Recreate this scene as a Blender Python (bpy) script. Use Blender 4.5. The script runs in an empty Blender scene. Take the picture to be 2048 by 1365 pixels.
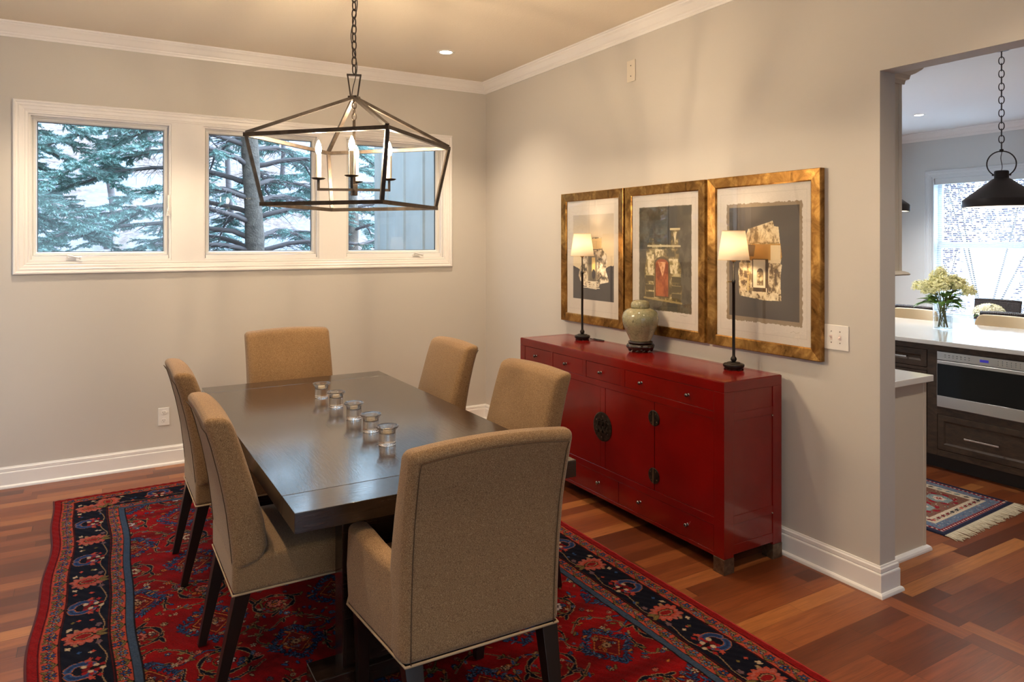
import bpy, bmesh, math, random
import numpy as np
from mathutils import Vector, Matrix
C = bpy.context.collection
PI = math.pi
rnd = random.Random(7)
def lin(c):
    def f(v): return v/12.92 if v <= .04045 else ((v+.055)/1.055)**2.4
    return tuple(f(v/255.0) for v in c)
# ------------------------------------------------------------ camera, world, exposure
FPX = 1411.0
TH = math.atan(834/1411.)
CAMH = 1.604
XW, YW, ZC = 3.067, 5.658, 3.048
cam_d = bpy.data.cameras.new('camera'); cam = bpy.data.objects.new('camera', cam_d); C.objects.link(cam)
cam.location = (0, 0, CAMH); cam.rotation_euler = (PI/2, 0, -TH)
cam_d.sensor_width = 36.0; cam_d.sensor_fit = 'HORIZONTAL'; cam_d.lens = FPX/2048*36.0
cam_d.shift_x = 0.0; cam_d.shift_y = -(682.5-486)/2048
cam_d.clip_start = .05; cam_d.clip_end = 300
bpy.context.scene.camera = cam
vs = bpy.context.scene.view_settings
vs.view_transform = 'Standard'; vs.look = 'None'; vs.gamma = 1; vs.exposure = 0.5
vs.use_curve_mapping = False
L_WORLD = .95      # sky
L_REC = 60.0       # recessed ceiling lights (spot watts each)
L_BULB = 1150.0      # emission of the lantern bulbs
L_LAMP = 230.0
WARM = (1.0, .62, .30); WARM2 = (1.0, .79, .55); COOL = (1.0, .96, .92)
w = bpy.data.worlds.new('sky'); bpy.context.scene.world = w; w.use_nodes = True
nt = w.node_tree; nt.nodes.clear()
wo = nt.nodes.new('ShaderNodeOutputWorld'); bg = nt.nodes.new('ShaderNodeBackground')
tc = nt.nodes.new('ShaderNodeTexCoord'); sp = nt.nodes.new('ShaderNodeSeparateXYZ')
nt.links.new(tc.outputs['Generated'], sp.inputs[0])
mr = nt.nodes.new('ShaderNodeMapRange'); mr.inputs[1].default_value = -.2; mr.inputs[2].default_value = .8
mr.inputs[3].default_value = L_WORLD; mr.inputs[4].default_value = L_WORLD*7
m2 = nt.nodes.new('ShaderNodeMapRange'); m2.inputs[1].default_value = .17; m2.inputs[2].default_value = .55; m2.inputs[3].default_value = 1; m2.inputs[4].default_value = 3.6
nt.links.new(sp.outputs[2], m2.inputs[0]); ml = nt.nodes.new('ShaderNodeMath'); ml.operation = 'MULTIPLY'
nt.links.new(sp.outputs[0], mr.inputs[0]); nt.links.new(mr.outputs[0], ml.inputs[0]); nt.links.new(m2.outputs[0], ml.inputs[1]); nt.links.new(ml.outputs[0], bg.inputs[1])
cr = nt.nodes.new('ShaderNodeValToRGB'); cr.color_ramp.elements[0].color = (.70,.83,1,1); cr.color_ramp.elements[1].color = (.52,.74,1,1)
nt.links.new(sp.outputs[2], cr.inputs[0]); nt.links.new(cr.outputs[0], bg.inputs[0])
nt.links.new(bg.outputs[0], wo.inputs[0])
def portal(loc, rot, sx, sy):
    l = bpy.data.lights.new('daylight', 'AREA'); l.shape = 'RECTANGLE'; l.size = sx; l.size_y = sy
    l.cycles.is_portal = True
    o = bpy.data.objects.new('daylight', l); C.objects.link(o); o.location = loc; o.rotation_euler = rot
portal((1.13, YW+.14, 1.98), (PI/2, 0, PI), 3.1, 1.1)     # faces -y into the room
portal((9.57, 4.6, 1.6), (0, PI/2, 0), 1.9, 1.3)
portal((6.9, YW+.14, 1.65), (PI/2, 0, PI), 3.2, 1.7)
portal((-1.78, 4.7, 1.6), (0, -PI/2, 0), 1.9, 1.5)
# ------------------------------------------------------------ helpers
def link(name, me, parent=None):
    o = bpy.data.objects.new(name, me); C.objects.link(o)
    if parent is not None:
        o.parent = parent
    return o
def rootpos(p):
    v = Vector((0,0,0))
    while p is not None:
        v += p.location; p = p.parent
    return v
def obj(name, bm, m, parent=None, smooth=False, bevel=0, seg=2, label=None, mods=()):
    """mesh given in world coordinates; becomes a child placed relative to its parent"""
    me = bpy.data.meshes.new(name)
    off = rootpos(parent)
    if off.length > 0: bmesh.ops.translate(bm, verts=bm.verts, vec=-off)
    if smooth is True:
        for f in bm.faces: f.smooth = True
    bmesh.ops.recalc_face_normals(bm, faces=bm.faces)
    bm.to_mesh(me); bm.free()
    if m is not None:
        for mm in (m if isinstance(m, (list, tuple)) else [m]): me.materials.append(mm)
    o = link(name, me, parent)
    if bevel:
        b = o.modifiers.new('bevel', 'BEVEL'); b.width = bevel; b.segments = seg; b.limit_method = 'ANGLE'; b.angle_limit = math.radians(35)
        b.harden_normals = False
        for p in me.polygons: p.use_smooth = True
        wn = o.modifiers.new('wn', 'WEIGHTED_NORMAL'); wn.keep_sharp = True
    if label: o['label'] = label
    return o
def tag(o, label, cat, group=None):
    o['label'] = label; o['category'] = cat
    if group: o['group'] = group
    return o
def thing(name, label, cat, loc=(0,0,0), rotz=0, group=None):
    o = bpy.data.objects.new(name, None); C.objects.link(o); o.location = loc; o.rotation_euler = (0,0,rotz)
    o.empty_display_size = .05
    return tag(o, label, cat, group)
def struct(name, bm, m, parent=None, **k):
    o = obj(name, bm, m, parent, **k)
    if parent is None: o['kind'] = 'structure'
    return o
def dup(root, loc, rotz=None, label=None, group=None):
    r = root.copy(); C.objects.link(r); r.location = loc
    if rotz is not None: r.rotation_euler = (0,0,rotz)
    if label: r['label'] = label
    if group: r['group'] = group
    def rec(src, dst):
        for ch in list(src.children):
            c = ch.copy(); C.objects.link(c); c.parent = dst
            rec(ch, c)
    rec(root, r)
    return r
def B(): return bmesh.new()
def box(bm, x0, x1, y0, y1, z0, z1):
    vs_ = [bm.verts.new(p) for p in ((x0,y0,z0),(x1,y0,z0),(x1,y1,z0),(x0,y1,z0),(x0,y0,z1),(x1,y0,z1),(x1,y1,z1),(x0,y1,z1))]
    for f in ((0,3,2,1),(4,5,6,7),(0,1,5,4),(1,2,6,5),(2,3,7,6),(3,0,4,7)): bm.faces.new([vs_[i] for i in f])
    return bm
def boxb(*a): return box(B(), *a)
def hexa(bm, b4, t4):
    v = [bm.verts.new(p) for p in list(b4)+list(t4)]
    for f in ((0,3,2,1),(4,5,6,7),(0,1,5,4),(1,2,6,5),(2,3,7,6),(3,0,4,7)): bm.faces.new([v[i] for i in f])
def taper_leg(bm, top, bot, wt, wb):
    (x,y,z),(X,Y,Z) = top, bot
    h=wt/2; g=wb/2
    hexa(bm, [(X-g,Y-g,Z),(X+g,Y-g,Z),(X+g,Y+g,Z),(X-g,Y+g,Z)], [(x-h,y-h,z),(x+h,y-h,z),(x+h,y+h,z),(x-h,y+h,z)])
def tube(bm, pts, r, n=8, caps=True, closed=False):
    pts = [Vector(p) for p in pts]; N = len(pts); rings = []
    rr = r if isinstance(r, (list,tuple)) else [r]*N
    up = None
    for i, p in enumerate(pts):
        if closed: t = (pts[(i+1)%N]-pts[i-1])
        else: t = pts[min(i+1,N-1)]-pts[max(i-1,0)]
        if t.length < 1e-9: t = Vector((0,0,1))
        t.normalize()
        if up is None:
            up = Vector((0,0,1)) if abs(t.z) < .9 else Vector((1,0,0))
        a = t.cross(up)
        if a.length < 1e-6: a = t.cross(Vector((1,0,0)))
        a.normalize(); b = a.cross(t); b.normalize(); up = b
        rings.append([bm.verts.new(p + (a*math.cos(2*PI*k/n) + b*math.sin(2*PI*k/n))*rr[i]) for k in range(n)])
    for i in range(N-1 + (1 if closed else 0)):
        A, D = rings[i], rings[(i+1)%N]
        for k in range(n): bm.faces.new((A[k], A[(k+1)%n], D[(k+1)%n], D[k]))
    if caps and not closed:
        bm.faces.new(rings[0][::-1]); bm.faces.new(rings[-1])
    return bm
def bar(bm, p, q, wd, ht, up=(0,0,1)):
    """rectangular bar from p to q"""
    p=Vector(p); q=Vector(q); t=(q-p).normalized(); u=Vector(up)
    a=t.cross(u); 
    if a.length<1e-5: a=t.cross(Vector((1,0,0)))
    a.normalize(); b=a.cross(t).normalized()
    a*=wd/2; b*=ht/2
    hexa(bm,[p-a-b,p+a-b,p+a+b,p-a+b],[q-a-b,q+a-b,q+a+b,q-a+b])
def lathe(bm, prof, c=(0,0,0), n=32, axis='z', smoothcap=True):
    """prof: list of (r, h); r=0 closes"""
    c=Vector(c); rings=[]
    for r,h in prof:
        if r < 1e-6:
            p = (0,0,h) if axis=='z' else ((h,0,0) if axis=='x' else (0,h,0))
            rings.append([bm.verts.new(c+Vector(p))])
        else:
            ring=[]
            for k in range(n):
                a=2*PI*k/n; u=r*math.cos(a); v=r*math.sin(a)
                p=(u,v,h) if axis=='z' else ((h,u,v) if axis=='x' else (u,h,v))
                ring.append(bm.verts.new(c+Vector(p)))
            rings.append(ring)
    for A,D in zip(rings, rings[1:]):
        if len(A)==1 and len(D)==1: continue
        for k in range(n):
            if len(A)==1: bm.faces.new((A[0],D[(k+1)%n],D[k]))
            elif len(D)==1: bm.faces.new((A[k],A[(k+1)%n],D[0]))
            else: bm.faces.new((A[k],A[(k+1)%n],D[(k+1)%n],D[k]))
    return bm
def prism(bm, poly, mapf, d0, d1):
    """poly list (a,b) ; mapf(a,b,d) -> xyz"""
    A=[bm.verts.new(mapf(a,b,d0)) for a,b in poly]; D=[bm.verts.new(mapf(a,b,d1)) for a,b in poly]
    n=len(poly)
    bm.faces.new(A[::-1]); bm.faces.new(D)
    for i in range(n): bm.faces.new((A[i],A[(i+1)%n],D[(i+1)%n],D[i]))
    return bm
def ring(bm, rect, prof, mapf):
    """profile (inset d from outer rectangle, height h) swept around a rectangle with mitres"""
    a0,a1,b0,b1 = rect; R=[]
    for d,h in prof:
        R.append([bm.verts.new(mapf(a,b,h)) for a,b in ((a0+d,b0+d),(a1-d,b0+d),(a1-d,b1-d),(a0+d,b1-d))])
    for i in range(len(prof)):
        A=R[i]; D=R[(i+1)%len(prof)]
        for k in range(4): bm.faces.new((A[k],A[(k+1)%4],D[(k+1)%4],D[k]))
    return bm
def molding(bm, p0, p1, nrm, prof, m0=0, m1=0):
    """profile (offset from wall, z) along p0->p1, mitre m = +1 inside corner, -1 outside"""
    p0=Vector((p0[0],p0[1],0)); p1=Vector((p1[0],p1[1],0)); t=(p1-p0).normalized(); n=Vector((nrm[0],nrm[1],0))
    A=[bm.verts.new(p0+n*o+t*o*m0+Vector((0,0,z))) for o,z in prof]
    D=[bm.verts.new(p1+n*o-t*o*m1+Vector((0,0,z))) for o,z in prof]
    k=len(prof)
    for i in range(k): bm.faces.new((A[i],A[(i+1)%k],D[(i+1)%k],D[i]))
    bm.faces.new(A[::-1]); bm.faces.new(D)
    return bm
# ------------------------------------------------------------ materials
class NB:
    def __init__(s, m):
        s.m=m; m.use_nodes=True; s.t=m.node_tree; s.p=s.t.nodes['Principled BSDF']
    def n(s, ty, **k):
        x=s.t.nodes.new(ty)
        for a,b in k.items(): setattr(x,a,b)
        return x
    def l(s,a,b): s.t.links.new(a,b)
    def math(s,op,a,b=None,c=None):
        x=s.n('ShaderNodeMath',operation=op)
        for i,v in enumerate((a,b,c)):
            if v is None: continue
            if isinstance(v,(int,float)): x.inputs[i].default_value=v
            else: s.l(v,x.inputs[i])
        return x.outputs[0]
    def mix(s,f,a,b,mode='MIX'):
        x=s.n('ShaderNodeMix',data_type='RGBA',blend_type=mode)
        for i,v in ((0,f),(6,a),(7,b)):
            if isinstance(v,(int,float)): x.inputs[i].default_value=v
            elif isinstance(v,tuple): x.inputs[i].default_value=(*v[:3],1)
            else: s.l(v,x.inputs[i])
        return x.outputs[2]
    def ramp(s,f,stops):
        x=s.n('ShaderNodeValToRGB'); e=x.color_ramp.elements
        while len(e)<len(stops): e.new(.5)
        for q,(p,c) in zip(e,stops): q.position=p; q.color=(*c,1)
        s.l(f,x.inputs[0]); return x.outputs[0]
    def coord(s,scale=(1,1,1),out='Object'):
        t=s.n('ShaderNodeTexCoord'); m=s.n('ShaderNodeMapping'); m.inputs['Scale'].default_value=scale
        s.l(t.outputs[out],m.inputs[0]); return m.outputs[0]
    def noise(s,vec,scale,detail=3,rough=.5,dist=0):
        x=s.n('ShaderNodeTexNoise'); x.inputs['Scale'].default_value=scale; x.inputs['Detail'].default_value=detail
        x.inputs['Roughness'].default_value=rough; x.inputs['Distortion'].default_value=dist
        if vec is not None: s.l(vec,x.inputs['Vector'])
        return x.outputs['Fac']
    def bump(s,h,strength,dist=.01):
        x=s.n('ShaderNodeBump'); x.inputs['Strength'].default_value=strength; x.inputs['Distance'].default_value=dist
        s.l(h,x.inputs['Height']); s.l(x.outputs[0],s.p.inputs['Normal']); return x
    def base(s,c):
        if isinstance(c,tuple): s.p.inputs['Base Color'].default_value=(*c,1)
        else: s.l(c,s.p.inputs['Base Color'])
def M(name, c, rough=.5, metal=0, spec=None, coat=0, noise=None, bump=None, sheen=0):
    m=bpy.data.materials.new(name); b=NB(m); p=b.p
    p.inputs['Roughness'].default_value=rough; p.inputs['Metallic'].default_value=metal
    if spec is not None: p.inputs['Specular IOR Level'].default_value=spec
    if coat: p.inputs['Coat Weight'].default_value=coat; p.inputs['Coat Roughness'].default_value=.08
    if sheen: p.inputs['Sheen Weight'].default_value=sheen
    b.base(c)
    v=None
    if noise:   # (scale, amount)
        v=b.coord(); f=b.noise(v,noise[0],4)
        k=noise[1]
        b.base(b.ramp(f,[(.3,tuple(max(0,x*(1-k)) for x in c)),(.7,tuple(min(1,x*(1+k)) for x in c))]))
    if bump:    # (scale, strength, dist)
        v=v or b.coord(); b.bump(b.noise(v,bump[0],4,.6),bump[1],bump[2])
    return m
def emit(name, c, strength):
    m=bpy.data.materials.new(name); b=NB(m); b.base((0,0,0))
    b.p.inputs['Emission Color'].default_value=(*c,1); b.p.inputs['Emission Strength'].default_value=strength
    b.p.inputs['Specular IOR Level'].default_value=0
    return m
def glass(name, c=(1,1,1), rough=0, ior=1.45):
    m=bpy.data.materials.new(name); b=NB(m); b.base(c); b.p.inputs['Roughness'].default_value=rough
    b.p.inputs['Transmission Weight'].default_value=1; b.p.inputs['IOR'].default_value=ior
    return m
def pane_mat(name, c=(.93,.97,.98)):
    """thin window glass: clear with a fresnel reflection"""
    m=bpy.data.materials.new(name); m.use_nodes=True; t=m.node_tree; t.nodes.clear()
    o=t.nodes.new('ShaderNodeOutputMaterial'); mx=t.nodes.new('ShaderNodeMixShader'); tr=t.nodes.new('ShaderNodeBsdfTransparent')
    gl=t.nodes.new('ShaderNodeBsdfGlossy'); fr=t.nodes.new('ShaderNodeFresnel'); ge=t.nodes.new('ShaderNodeNewGeometry'); mm=t.nodes.new('ShaderNodeMapRange'); mm.inputs[3].default_value=1.5; mm.inputs[4].default_value=1/1.5; t.links.new(ge.outputs['Backfacing'],mm.inputs[0]); t.links.new(mm.outputs[0],fr.inputs[0])
    tr.inputs[0].default_value=(*c,1); gl.inputs['Roughness'].default_value=0.0
    t.links.new(fr.outputs[0],mx.inputs[0]); t.links.new(tr.outputs[0],mx.inputs[1]); t.links.new(gl.outputs[0],mx.inputs[2]); t.links.new(mx.outputs[0],o.inputs[0])
    return m
m_wall = M('greige wall paint', (.57,.532,.482), .62, bump=(220,.08,.002))
m_wallk = M('kitchen grey paint', (.62,.63,.62), .62)
m_ceil = M('ceiling paint', (.74,.65,.53), .8, bump=(90,.35,.004))
m_ceilk = M('kitchen ceiling paint', (.78,.77,.75), .8, bump=(90,.35,.004))
m_trim = M('white trim paint', (.84,.81,.78), .35)
m_whitepl = M('white plastic', (.80,.77,.73), .3)
m_pane = pane_mat('window glass')
m_black = M('black', (.012,.011,.010), .4)
m_iron = M('bronze iron', (.060,.046,.036), .42, metal=.75, noise=(30,.35))
m_dark = M('dark bronze', (.022,.017,.014), .33, metal=.6)
m_leg = M('espresso leg', (.012,.007,.005), .28)
m_red = M('red lacquer', lin((116,13,9)), .17, spec=.45, coat=.25, noise=(6,.12), bump=(60,.02,.002))
m_redg = M('lacquer gap', (.04,.003,.002), .6)
m_brassold = M('aged brass foot', (.17,.12,.08), .42, metal=.8, noise=(40,.4))
m_plate = M('blackened lock plate', (.055,.042,.032), .38, metal=.85, noise=(60,.5))
m_wax = M('candle sleeve', (.80,.68,.48), .5)
m_steel = M('stainless steel', (.52,.49,.46), .27, metal=1)
m_nickel = M('nickel', (.60,.56,.52), .25, metal=1)
m_quartz = M('white quartz', (.80,.76,.69), .10, coat=.3)
m_kwhite = M('cream cabinet paint', (.66,.58,.46), .45)
m_glass = glass('clear glass')
_t=m_glass.node_tree; _o=[n for n in _t.nodes if n.type=='OUTPUT_MATERIAL'][0]; _p=_t.nodes['Principled BSDF']; _mx=_t.nodes.new('ShaderNodeMixShader'); _mx.inputs[0].default_value=.22
_tr=_t.nodes.new('ShaderNodeBsdfTransparent'); _t.links.new(_p.outputs[0],_mx.inputs[1]); _t.links.new(_tr.outputs[0],_mx.inputs[2]); _t.links.new(_mx.outputs[0],_o.inputs[0])
m_water = glass('water', ior=1.33)
def fabric_mat():
    m=bpy.data.materials.new('tan woven upholstery'); b=NB(m)
    v=b.coord((1,1,1))
    n1=b.noise(v,420,2,.6); n2=b.noise(v,5,3)
    c=b.ramp(n1,[(.30,lin((92,68,44))),(.52,lin((144,110,74))),(.72,lin((184,154,114)))])
    c=b.mix(b.math('MULTIPLY',n2,.35),c,lin((112,90,66)))
    b.base(c); b.p.inputs['Roughness'].default_value=.92; b.p.inputs['Sheen Weight'].default_value=.15
    b.p.inputs['Specular IOR Level'].default_value=.2
    b.bump(n1,.35,.002)
    return m
m_fab = fabric_mat()
m_welt = M('fabric welt', lin((168,143,112)), .9)
m_seam = M('fabric seam', lin((84,62,42)), .95)
def wood(name, dark, light, sc=(2,30,30), rough=.3, coat=0, bumps=.08, n=6):
    m=bpy.data.materials.new(name); b=NB(m); v=b.coord(sc)
    f=b.noise(v,n,6,.62,.6); b.base(b.ramp(f,[(.3,dark),(.7,light)]))
    b.p.inputs['Roughness'].default_value=rough
    if coat: b.p.inputs['Coat Weight'].default_value=coat; b.p.inputs['Coat Roughness'].default_value=.1
    b.bump(f,bumps,.002); return m
m_table = wood('espresso table wood', lin((14,9,7)), lin((58,41,32)), (22,1.6,22), .14, .25, .2)
m_tablex = wood('espresso end grain board', lin((14,9,7)), lin((52,37,29)), (1.6,22,22), .14, .25, .2)
m_kwood = wood('stained oak cabinet', lin((50,36,24)), lin((82,62,44)), (30,2.5,6), .5, 0, .1)
def floor_mat():
    m=bpy.data.materials.new('jatoba strip floor'); b=NB(m)
    t=b.n('ShaderNodeTexCoord'); s=b.n('ShaderNodeSeparateXYZ'); b.l(t.outputs['Object'],s.inputs[0])
    X,Y=s.outputs[0],s.outputs[1]
    msk=b.math('MULTIPLY',b.math('GREATER_THAN',X,3.02),b.math('LESS_THAN',X,3.186))
    inv=b.math('SUBTRACT',1,msk)
    a=b.math('ADD',b.math('MULTIPLY',X,inv),b.math('MULTIPLY',Y,msk))
    c_=b.math('ADD',b.math('MULTIPLY',Y,inv),b.math('MULTIPLY',b.math('SUBTRACT',X,3.02),msk))
    W_=.083
    r=b.math('DIVIDE',c_,W_); row=b.math('FLOOR',r); fy=b.math('SUBTRACT',r,row)
    wn=b.n('ShaderNodeTexWhiteNoise',noise_dimensions='1D'); b.l(b.math('ADD',row,b.math('MULTIPLY',msk,57)),wn.inputs['W'])
    xx=b.math('ADD',b.math('DIVIDE',a,.95),b.math('MULTIPLY',wn.outputs['Value'],7.3))
    xw=b.math('ADD',xx,b.math('MULTIPLY',b.math('SINE',b.math('MULTIPLY',xx,2.3)),.22))
    seg=b.math('FLOOR',xw); fx=b.math('SUBTRACT',xw,seg)
    cb=b.n('ShaderNodeCombineXYZ'); b.l(row,cb.inputs[0]); b.l(seg,cb.inputs[1]); b.l(msk,cb.inputs[2])
    w2=b.n('ShaderNodeTexWhiteNoise',noise_dimensions='3D'); b.l(cb.outputs[0],w2.inputs['Vector'])
    idv=w2.outputs['Value']
    cv=b.n('ShaderNodeCombineXYZ'); b.l(b.math('MULTIPLY',a,1.3),cv.inputs[0]); b.l(b.math('MULTIPLY',c_,22),cv.inputs[1]); b.l(b.math('MULTIPLY',idv,40),cv.inputs[2])
    g=b.noise(cv.outputs[0],3.2,6,.6,.9)
    col=b.ramp(idv,[(0,lin((92,44,22))),(.35,lin((118,60,32))),(.6,lin((133,69,36))),(.82,lin((150,86,46))),(1,lin((182,116,62)))])
    col=b.mix(.55,col,b.ramp(g,[(.3,(.25,.2,.18)),(.7,(1,1,1))]),'MULTIPLY')
    gy=b.math('LESS_THAN',fy,.022); gx=b.math('LESS_THAN',fx,.003)
    gap=b.math('MAXIMUM',gy,gx)
    col=b.mix(b.math('MULTIPLY',gap,.55),col,(.02,.008,.004))
    b.base(col)
    rg=b.math('ADD',.24,b.math('MULTIPLY',g,.14)); b.l(rg,b.p.inputs['Roughness'])
    b.p.inputs['Specular IOR Level'].default_value=.4
    b.bump(b.math('SUBTRACT',b.math('MULTIPLY',g,.3),gap),.12,.002)
    return m
m_floor = floor_mat()
def celadon():
    m=bpy.data.materials.new('crackled celadon glaze'); b=NB(m); v=b.coord()
    vo=b.n('ShaderNodeTexVoronoi',feature='DISTANCE_TO_EDGE'); vo.inputs['Scale'].default_value=44; b.l(b.coord((1,1,.8)),vo.inputs['Vector'])
    n=b.noise(v,9,4)
    col=b.ramp(n,[(.3,lin((120,124,96))),(.65,lin((158,150,118)))])
    ln=b.math('LESS_THAN',vo.outputs['Distance'],.016)
    b.base(b.mix(b.math('MULTIPLY',ln,.6),col,lin((62,56,40))))
    b.p.inputs['Roughness'].default_value=.12; b.p.inputs['Coat Weight'].default_value=.6
    return m
m_celadon = celadon()
def gold():
    m=bpy.data.materials.new('burnished bronze gilt'); b=NB(m); v=b.coord()
    n=b.noise(v,9,5,.65,.8)
    b.base(b.ramp(n,[(.3,lin((92,62,28))),(.5,lin((150,108,54))),(.72,lin((214,168,96)))]))
    b.p.inputs['Metallic'].default_value=.9; b.l(b.ramp(n,[(.3,(.26,)*3),(.7,(.42,)*3)]),b.p.inputs['Roughness'])
    return m
m_gold = gold()
m_goldside = M('frame edge', lin((62,36,18)), .5, metal=.4)
def vcol_mat(name, rough=.9, sheen=0, bump=None, spec=.2):
    m=bpy.data.materials.new(name); b=NB(m)
    a=b.n('ShaderNodeVertexColor'); a.layer_name='pattern'
    c=a.outputs[0]
    if bump:
        v=b.coord(); nz=b.noise(v,bump[0],3,.6)
        c=b.mix(.35,c,b.ramp(nz,[(.25,(.45,.45,.45)),(.75,(1,1,1))]),'MULTIPLY')
        b.bump(nz,bump[1],bump[2])
    b.l(c,b.p.inputs['Base Color']); b.p.inputs['Roughness'].default_value=rough
    b.p.inputs['Specular IOR Level'].default_value=spec
    if sheen: b.p.inputs['Sheen Weight'].default_value=sheen
    return m
m_rug = vcol_mat('knotted wool pile', .95, 0, (260,.5,.004), .1)
m_print = vcol_mat('print paper', .7)
# ------------------------------------------------------------ numpy painter for woven and printed patterns
class Canvas:
    def __init__(s, w, h, res, bgc):
        s.w,s.h,s.res=w,h,res; s.nx=int(round(w/res))+1; s.ny=int(round(h/res))+1
        s.a=np.empty((s.ny,s.nx,3),np.float32); s.a[:]=lin(bgc)
        s.xs=np.linspace(0,w,s.nx,dtype=np.float32); s.ys=np.linspace(0,h,s.ny,dtype=np.float32)
    def win(s,x0,x1,y0,y1):
        i0=max(0,int(math.floor(x0/s.w*(s.nx-1)))); i1=min(s.nx,int(math.ceil(x1/s.w*(s.nx-1)))+1)
        j0=max(0,int(math.floor(y0/s.h*(s.ny-1)))); j1=min(s.ny,int(math.ceil(y1/s.h*(s.ny-1)))+1)
        if i0>=i1 or j0>=j1: return None
        return i0,i1,j0,j1,s.xs[None,i0:i1],s.ys[j0:j1,None]
    def rect(s,x0,x1,y0,y1,c):
        q=s.win(x0,x1,y0,y1)
        if q: 
            i0,i1,j0,j1,X,Y=q; mk=(X>=x0)&(X<=x1)&(Y>=y0)&(Y<=y1); s.a[j0:j1,i0:i1][mk]=lin(c)
    def ell(s,cx,cy,rx,ry,rot,c,wob=0,k=8,ph=0):
        R=max(rx,ry)*(1+wob); q=s.win(cx-R,cx+R,cy-R,cy+R)
        if not q: return
        i0,i1,j0,j1,X,Y=q; ca,sa=math.cos(rot),math.sin(rot)
        U=(X-cx)*ca+(Y-cy)*sa; V=-(X-cx)*sa+(Y-cy)*ca
        d=(U/rx)**2+(V/ry)**2
        if wob: d=d/(1+wob*np.cos(k*np.arctan2(V/ry,U/rx)+ph))**2
        s.a[j0:j1,i0:i1][d<=1]=lin(c)
    def poly(s,pts,c):
        xs=[p[0] for p in pts]; ys=[p[1] for p in pts]
        q=s.win(min(xs),max(xs),min(ys),max(ys))
        if not q: return
        i0,i1,j0,j1,X,Y=q; ins=np.zeros((j1-j0,i1-i0),bool)
        n=len(pts)
        for i in range(n):
            (x1,y1),(x2,y2)=pts[i],pts[(i+1)%n]
            if y1==y2: continue
            cond=((y1>Y)!=(y2>Y))
            xi=(x2-x1)*(Y-y1)/(y2-y1)+x1
            ins^=(cond&(X<xi))
        s.a[j0:j1,i0:i1][ins]=lin(c)
    def line(s,pts,wd,c):
        cc=lin(c)
        for k,((x1,y1),(x2,y2)) in enumerate(zip(pts,pts[1:])):
            ww=(wd[k] if isinstance(wd,(list,tuple)) else wd)/2
            q=s.win(min(x1,x2)-ww,max(x1,x2)+ww,min(y1,y2)-ww,max(y1,y2)+ww)
            if not q: continue
            i0,i1,j0,j1,X,Y=q; dx,dy=x2-x1,y2-y1; L=dx*dx+dy*dy+1e-12
            t=np.clip(((X-x1)*dx+(Y-y1)*dy)/L,0,1)
            d=(X-x1-t*dx)**2+(Y-y1-t*dy)**2
            s.a[j0:j1,i0:i1][d<=ww*ww]=cc
    def mottle(s,pts,cols,cell,seed,frac=1.0):
        """weathered stone texture: smooth random bands of colour inside a polygon"""
        xs=[p[0] for p in pts]; ys=[p[1] for p in pts]; q=s.win(min(xs),max(xs),min(ys),max(ys))
        if not q: return
        i0,i1,j0,j1,X,Y=q; ins=np.zeros((j1-j0,i1-i0),bool); n=len(pts)
        for i in range(n):
            (x1,y1),(x2,y2)=pts[i],pts[(i+1)%n]
            if y1==y2: continue
            ins^=(((y1>Y)!=(y2>Y))&(X<((x2-x1)*(Y-y1)/(y2-y1)+x1)))
        rs=np.random.RandomState(seed); v=np.zeros(ins.shape)
        for o,am in ((1,.5),(.45,.3),(.2,.2)):
            c=cell*o; gx=X[0]/c; gy=Y[:,0]/(c*1.3); G=rs.rand(int(gy.max()-gy.min())+3,int(gx.max()-gx.min())+3)
            a=gx-gx.min(); b=gy-gy.min(); ia=a.astype(int); ib=b.astype(int); fa=a-ia; fb=b-ib; fa=fa*fa*(3-2*fa); fb=fb*fb*(3-2*fb)
            g=lambda p,r: G[np.ix_(ib+p,ia+r)]
            v+=am*((g(0,0)*(1-fa)+g(0,1)*fa)*(1-fb)[:,None]+(g(1,0)*(1-fa)+g(1,1)*fa)*fb[:,None])
        v=(v-.5)*2.2+.5; k=np.clip((v*len(cols)).astype(int),0,len(cols)-1)
        C_=np.array([lin(c) for c in cols],np.float32)[k]; m=ins&(rs.rand(*ins.shape)<frac)
        s.a[j0:j1,i0:i1][m]=C_[m]
    def flower(s,cx,cy,r,n,c,cc,edge=None,ph=0,sq=1.0):
        if edge: 
            for k in range(n):
                a=ph+2*PI*k/n; s.ell(cx+.62*r*math.cos(a),cy+.62*r*math.sin(a)*sq,r*.48,r*.36,a,edge)
        for k in range(n):
            a=ph+2*PI*k/n; s.ell(cx+.62*r*math.cos(a),cy+.62*r*math.sin(a)*sq,r*.38,r*.24,a,c)
        s.ell(cx,cy,r*.3,r*.3,0,cc)
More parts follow.
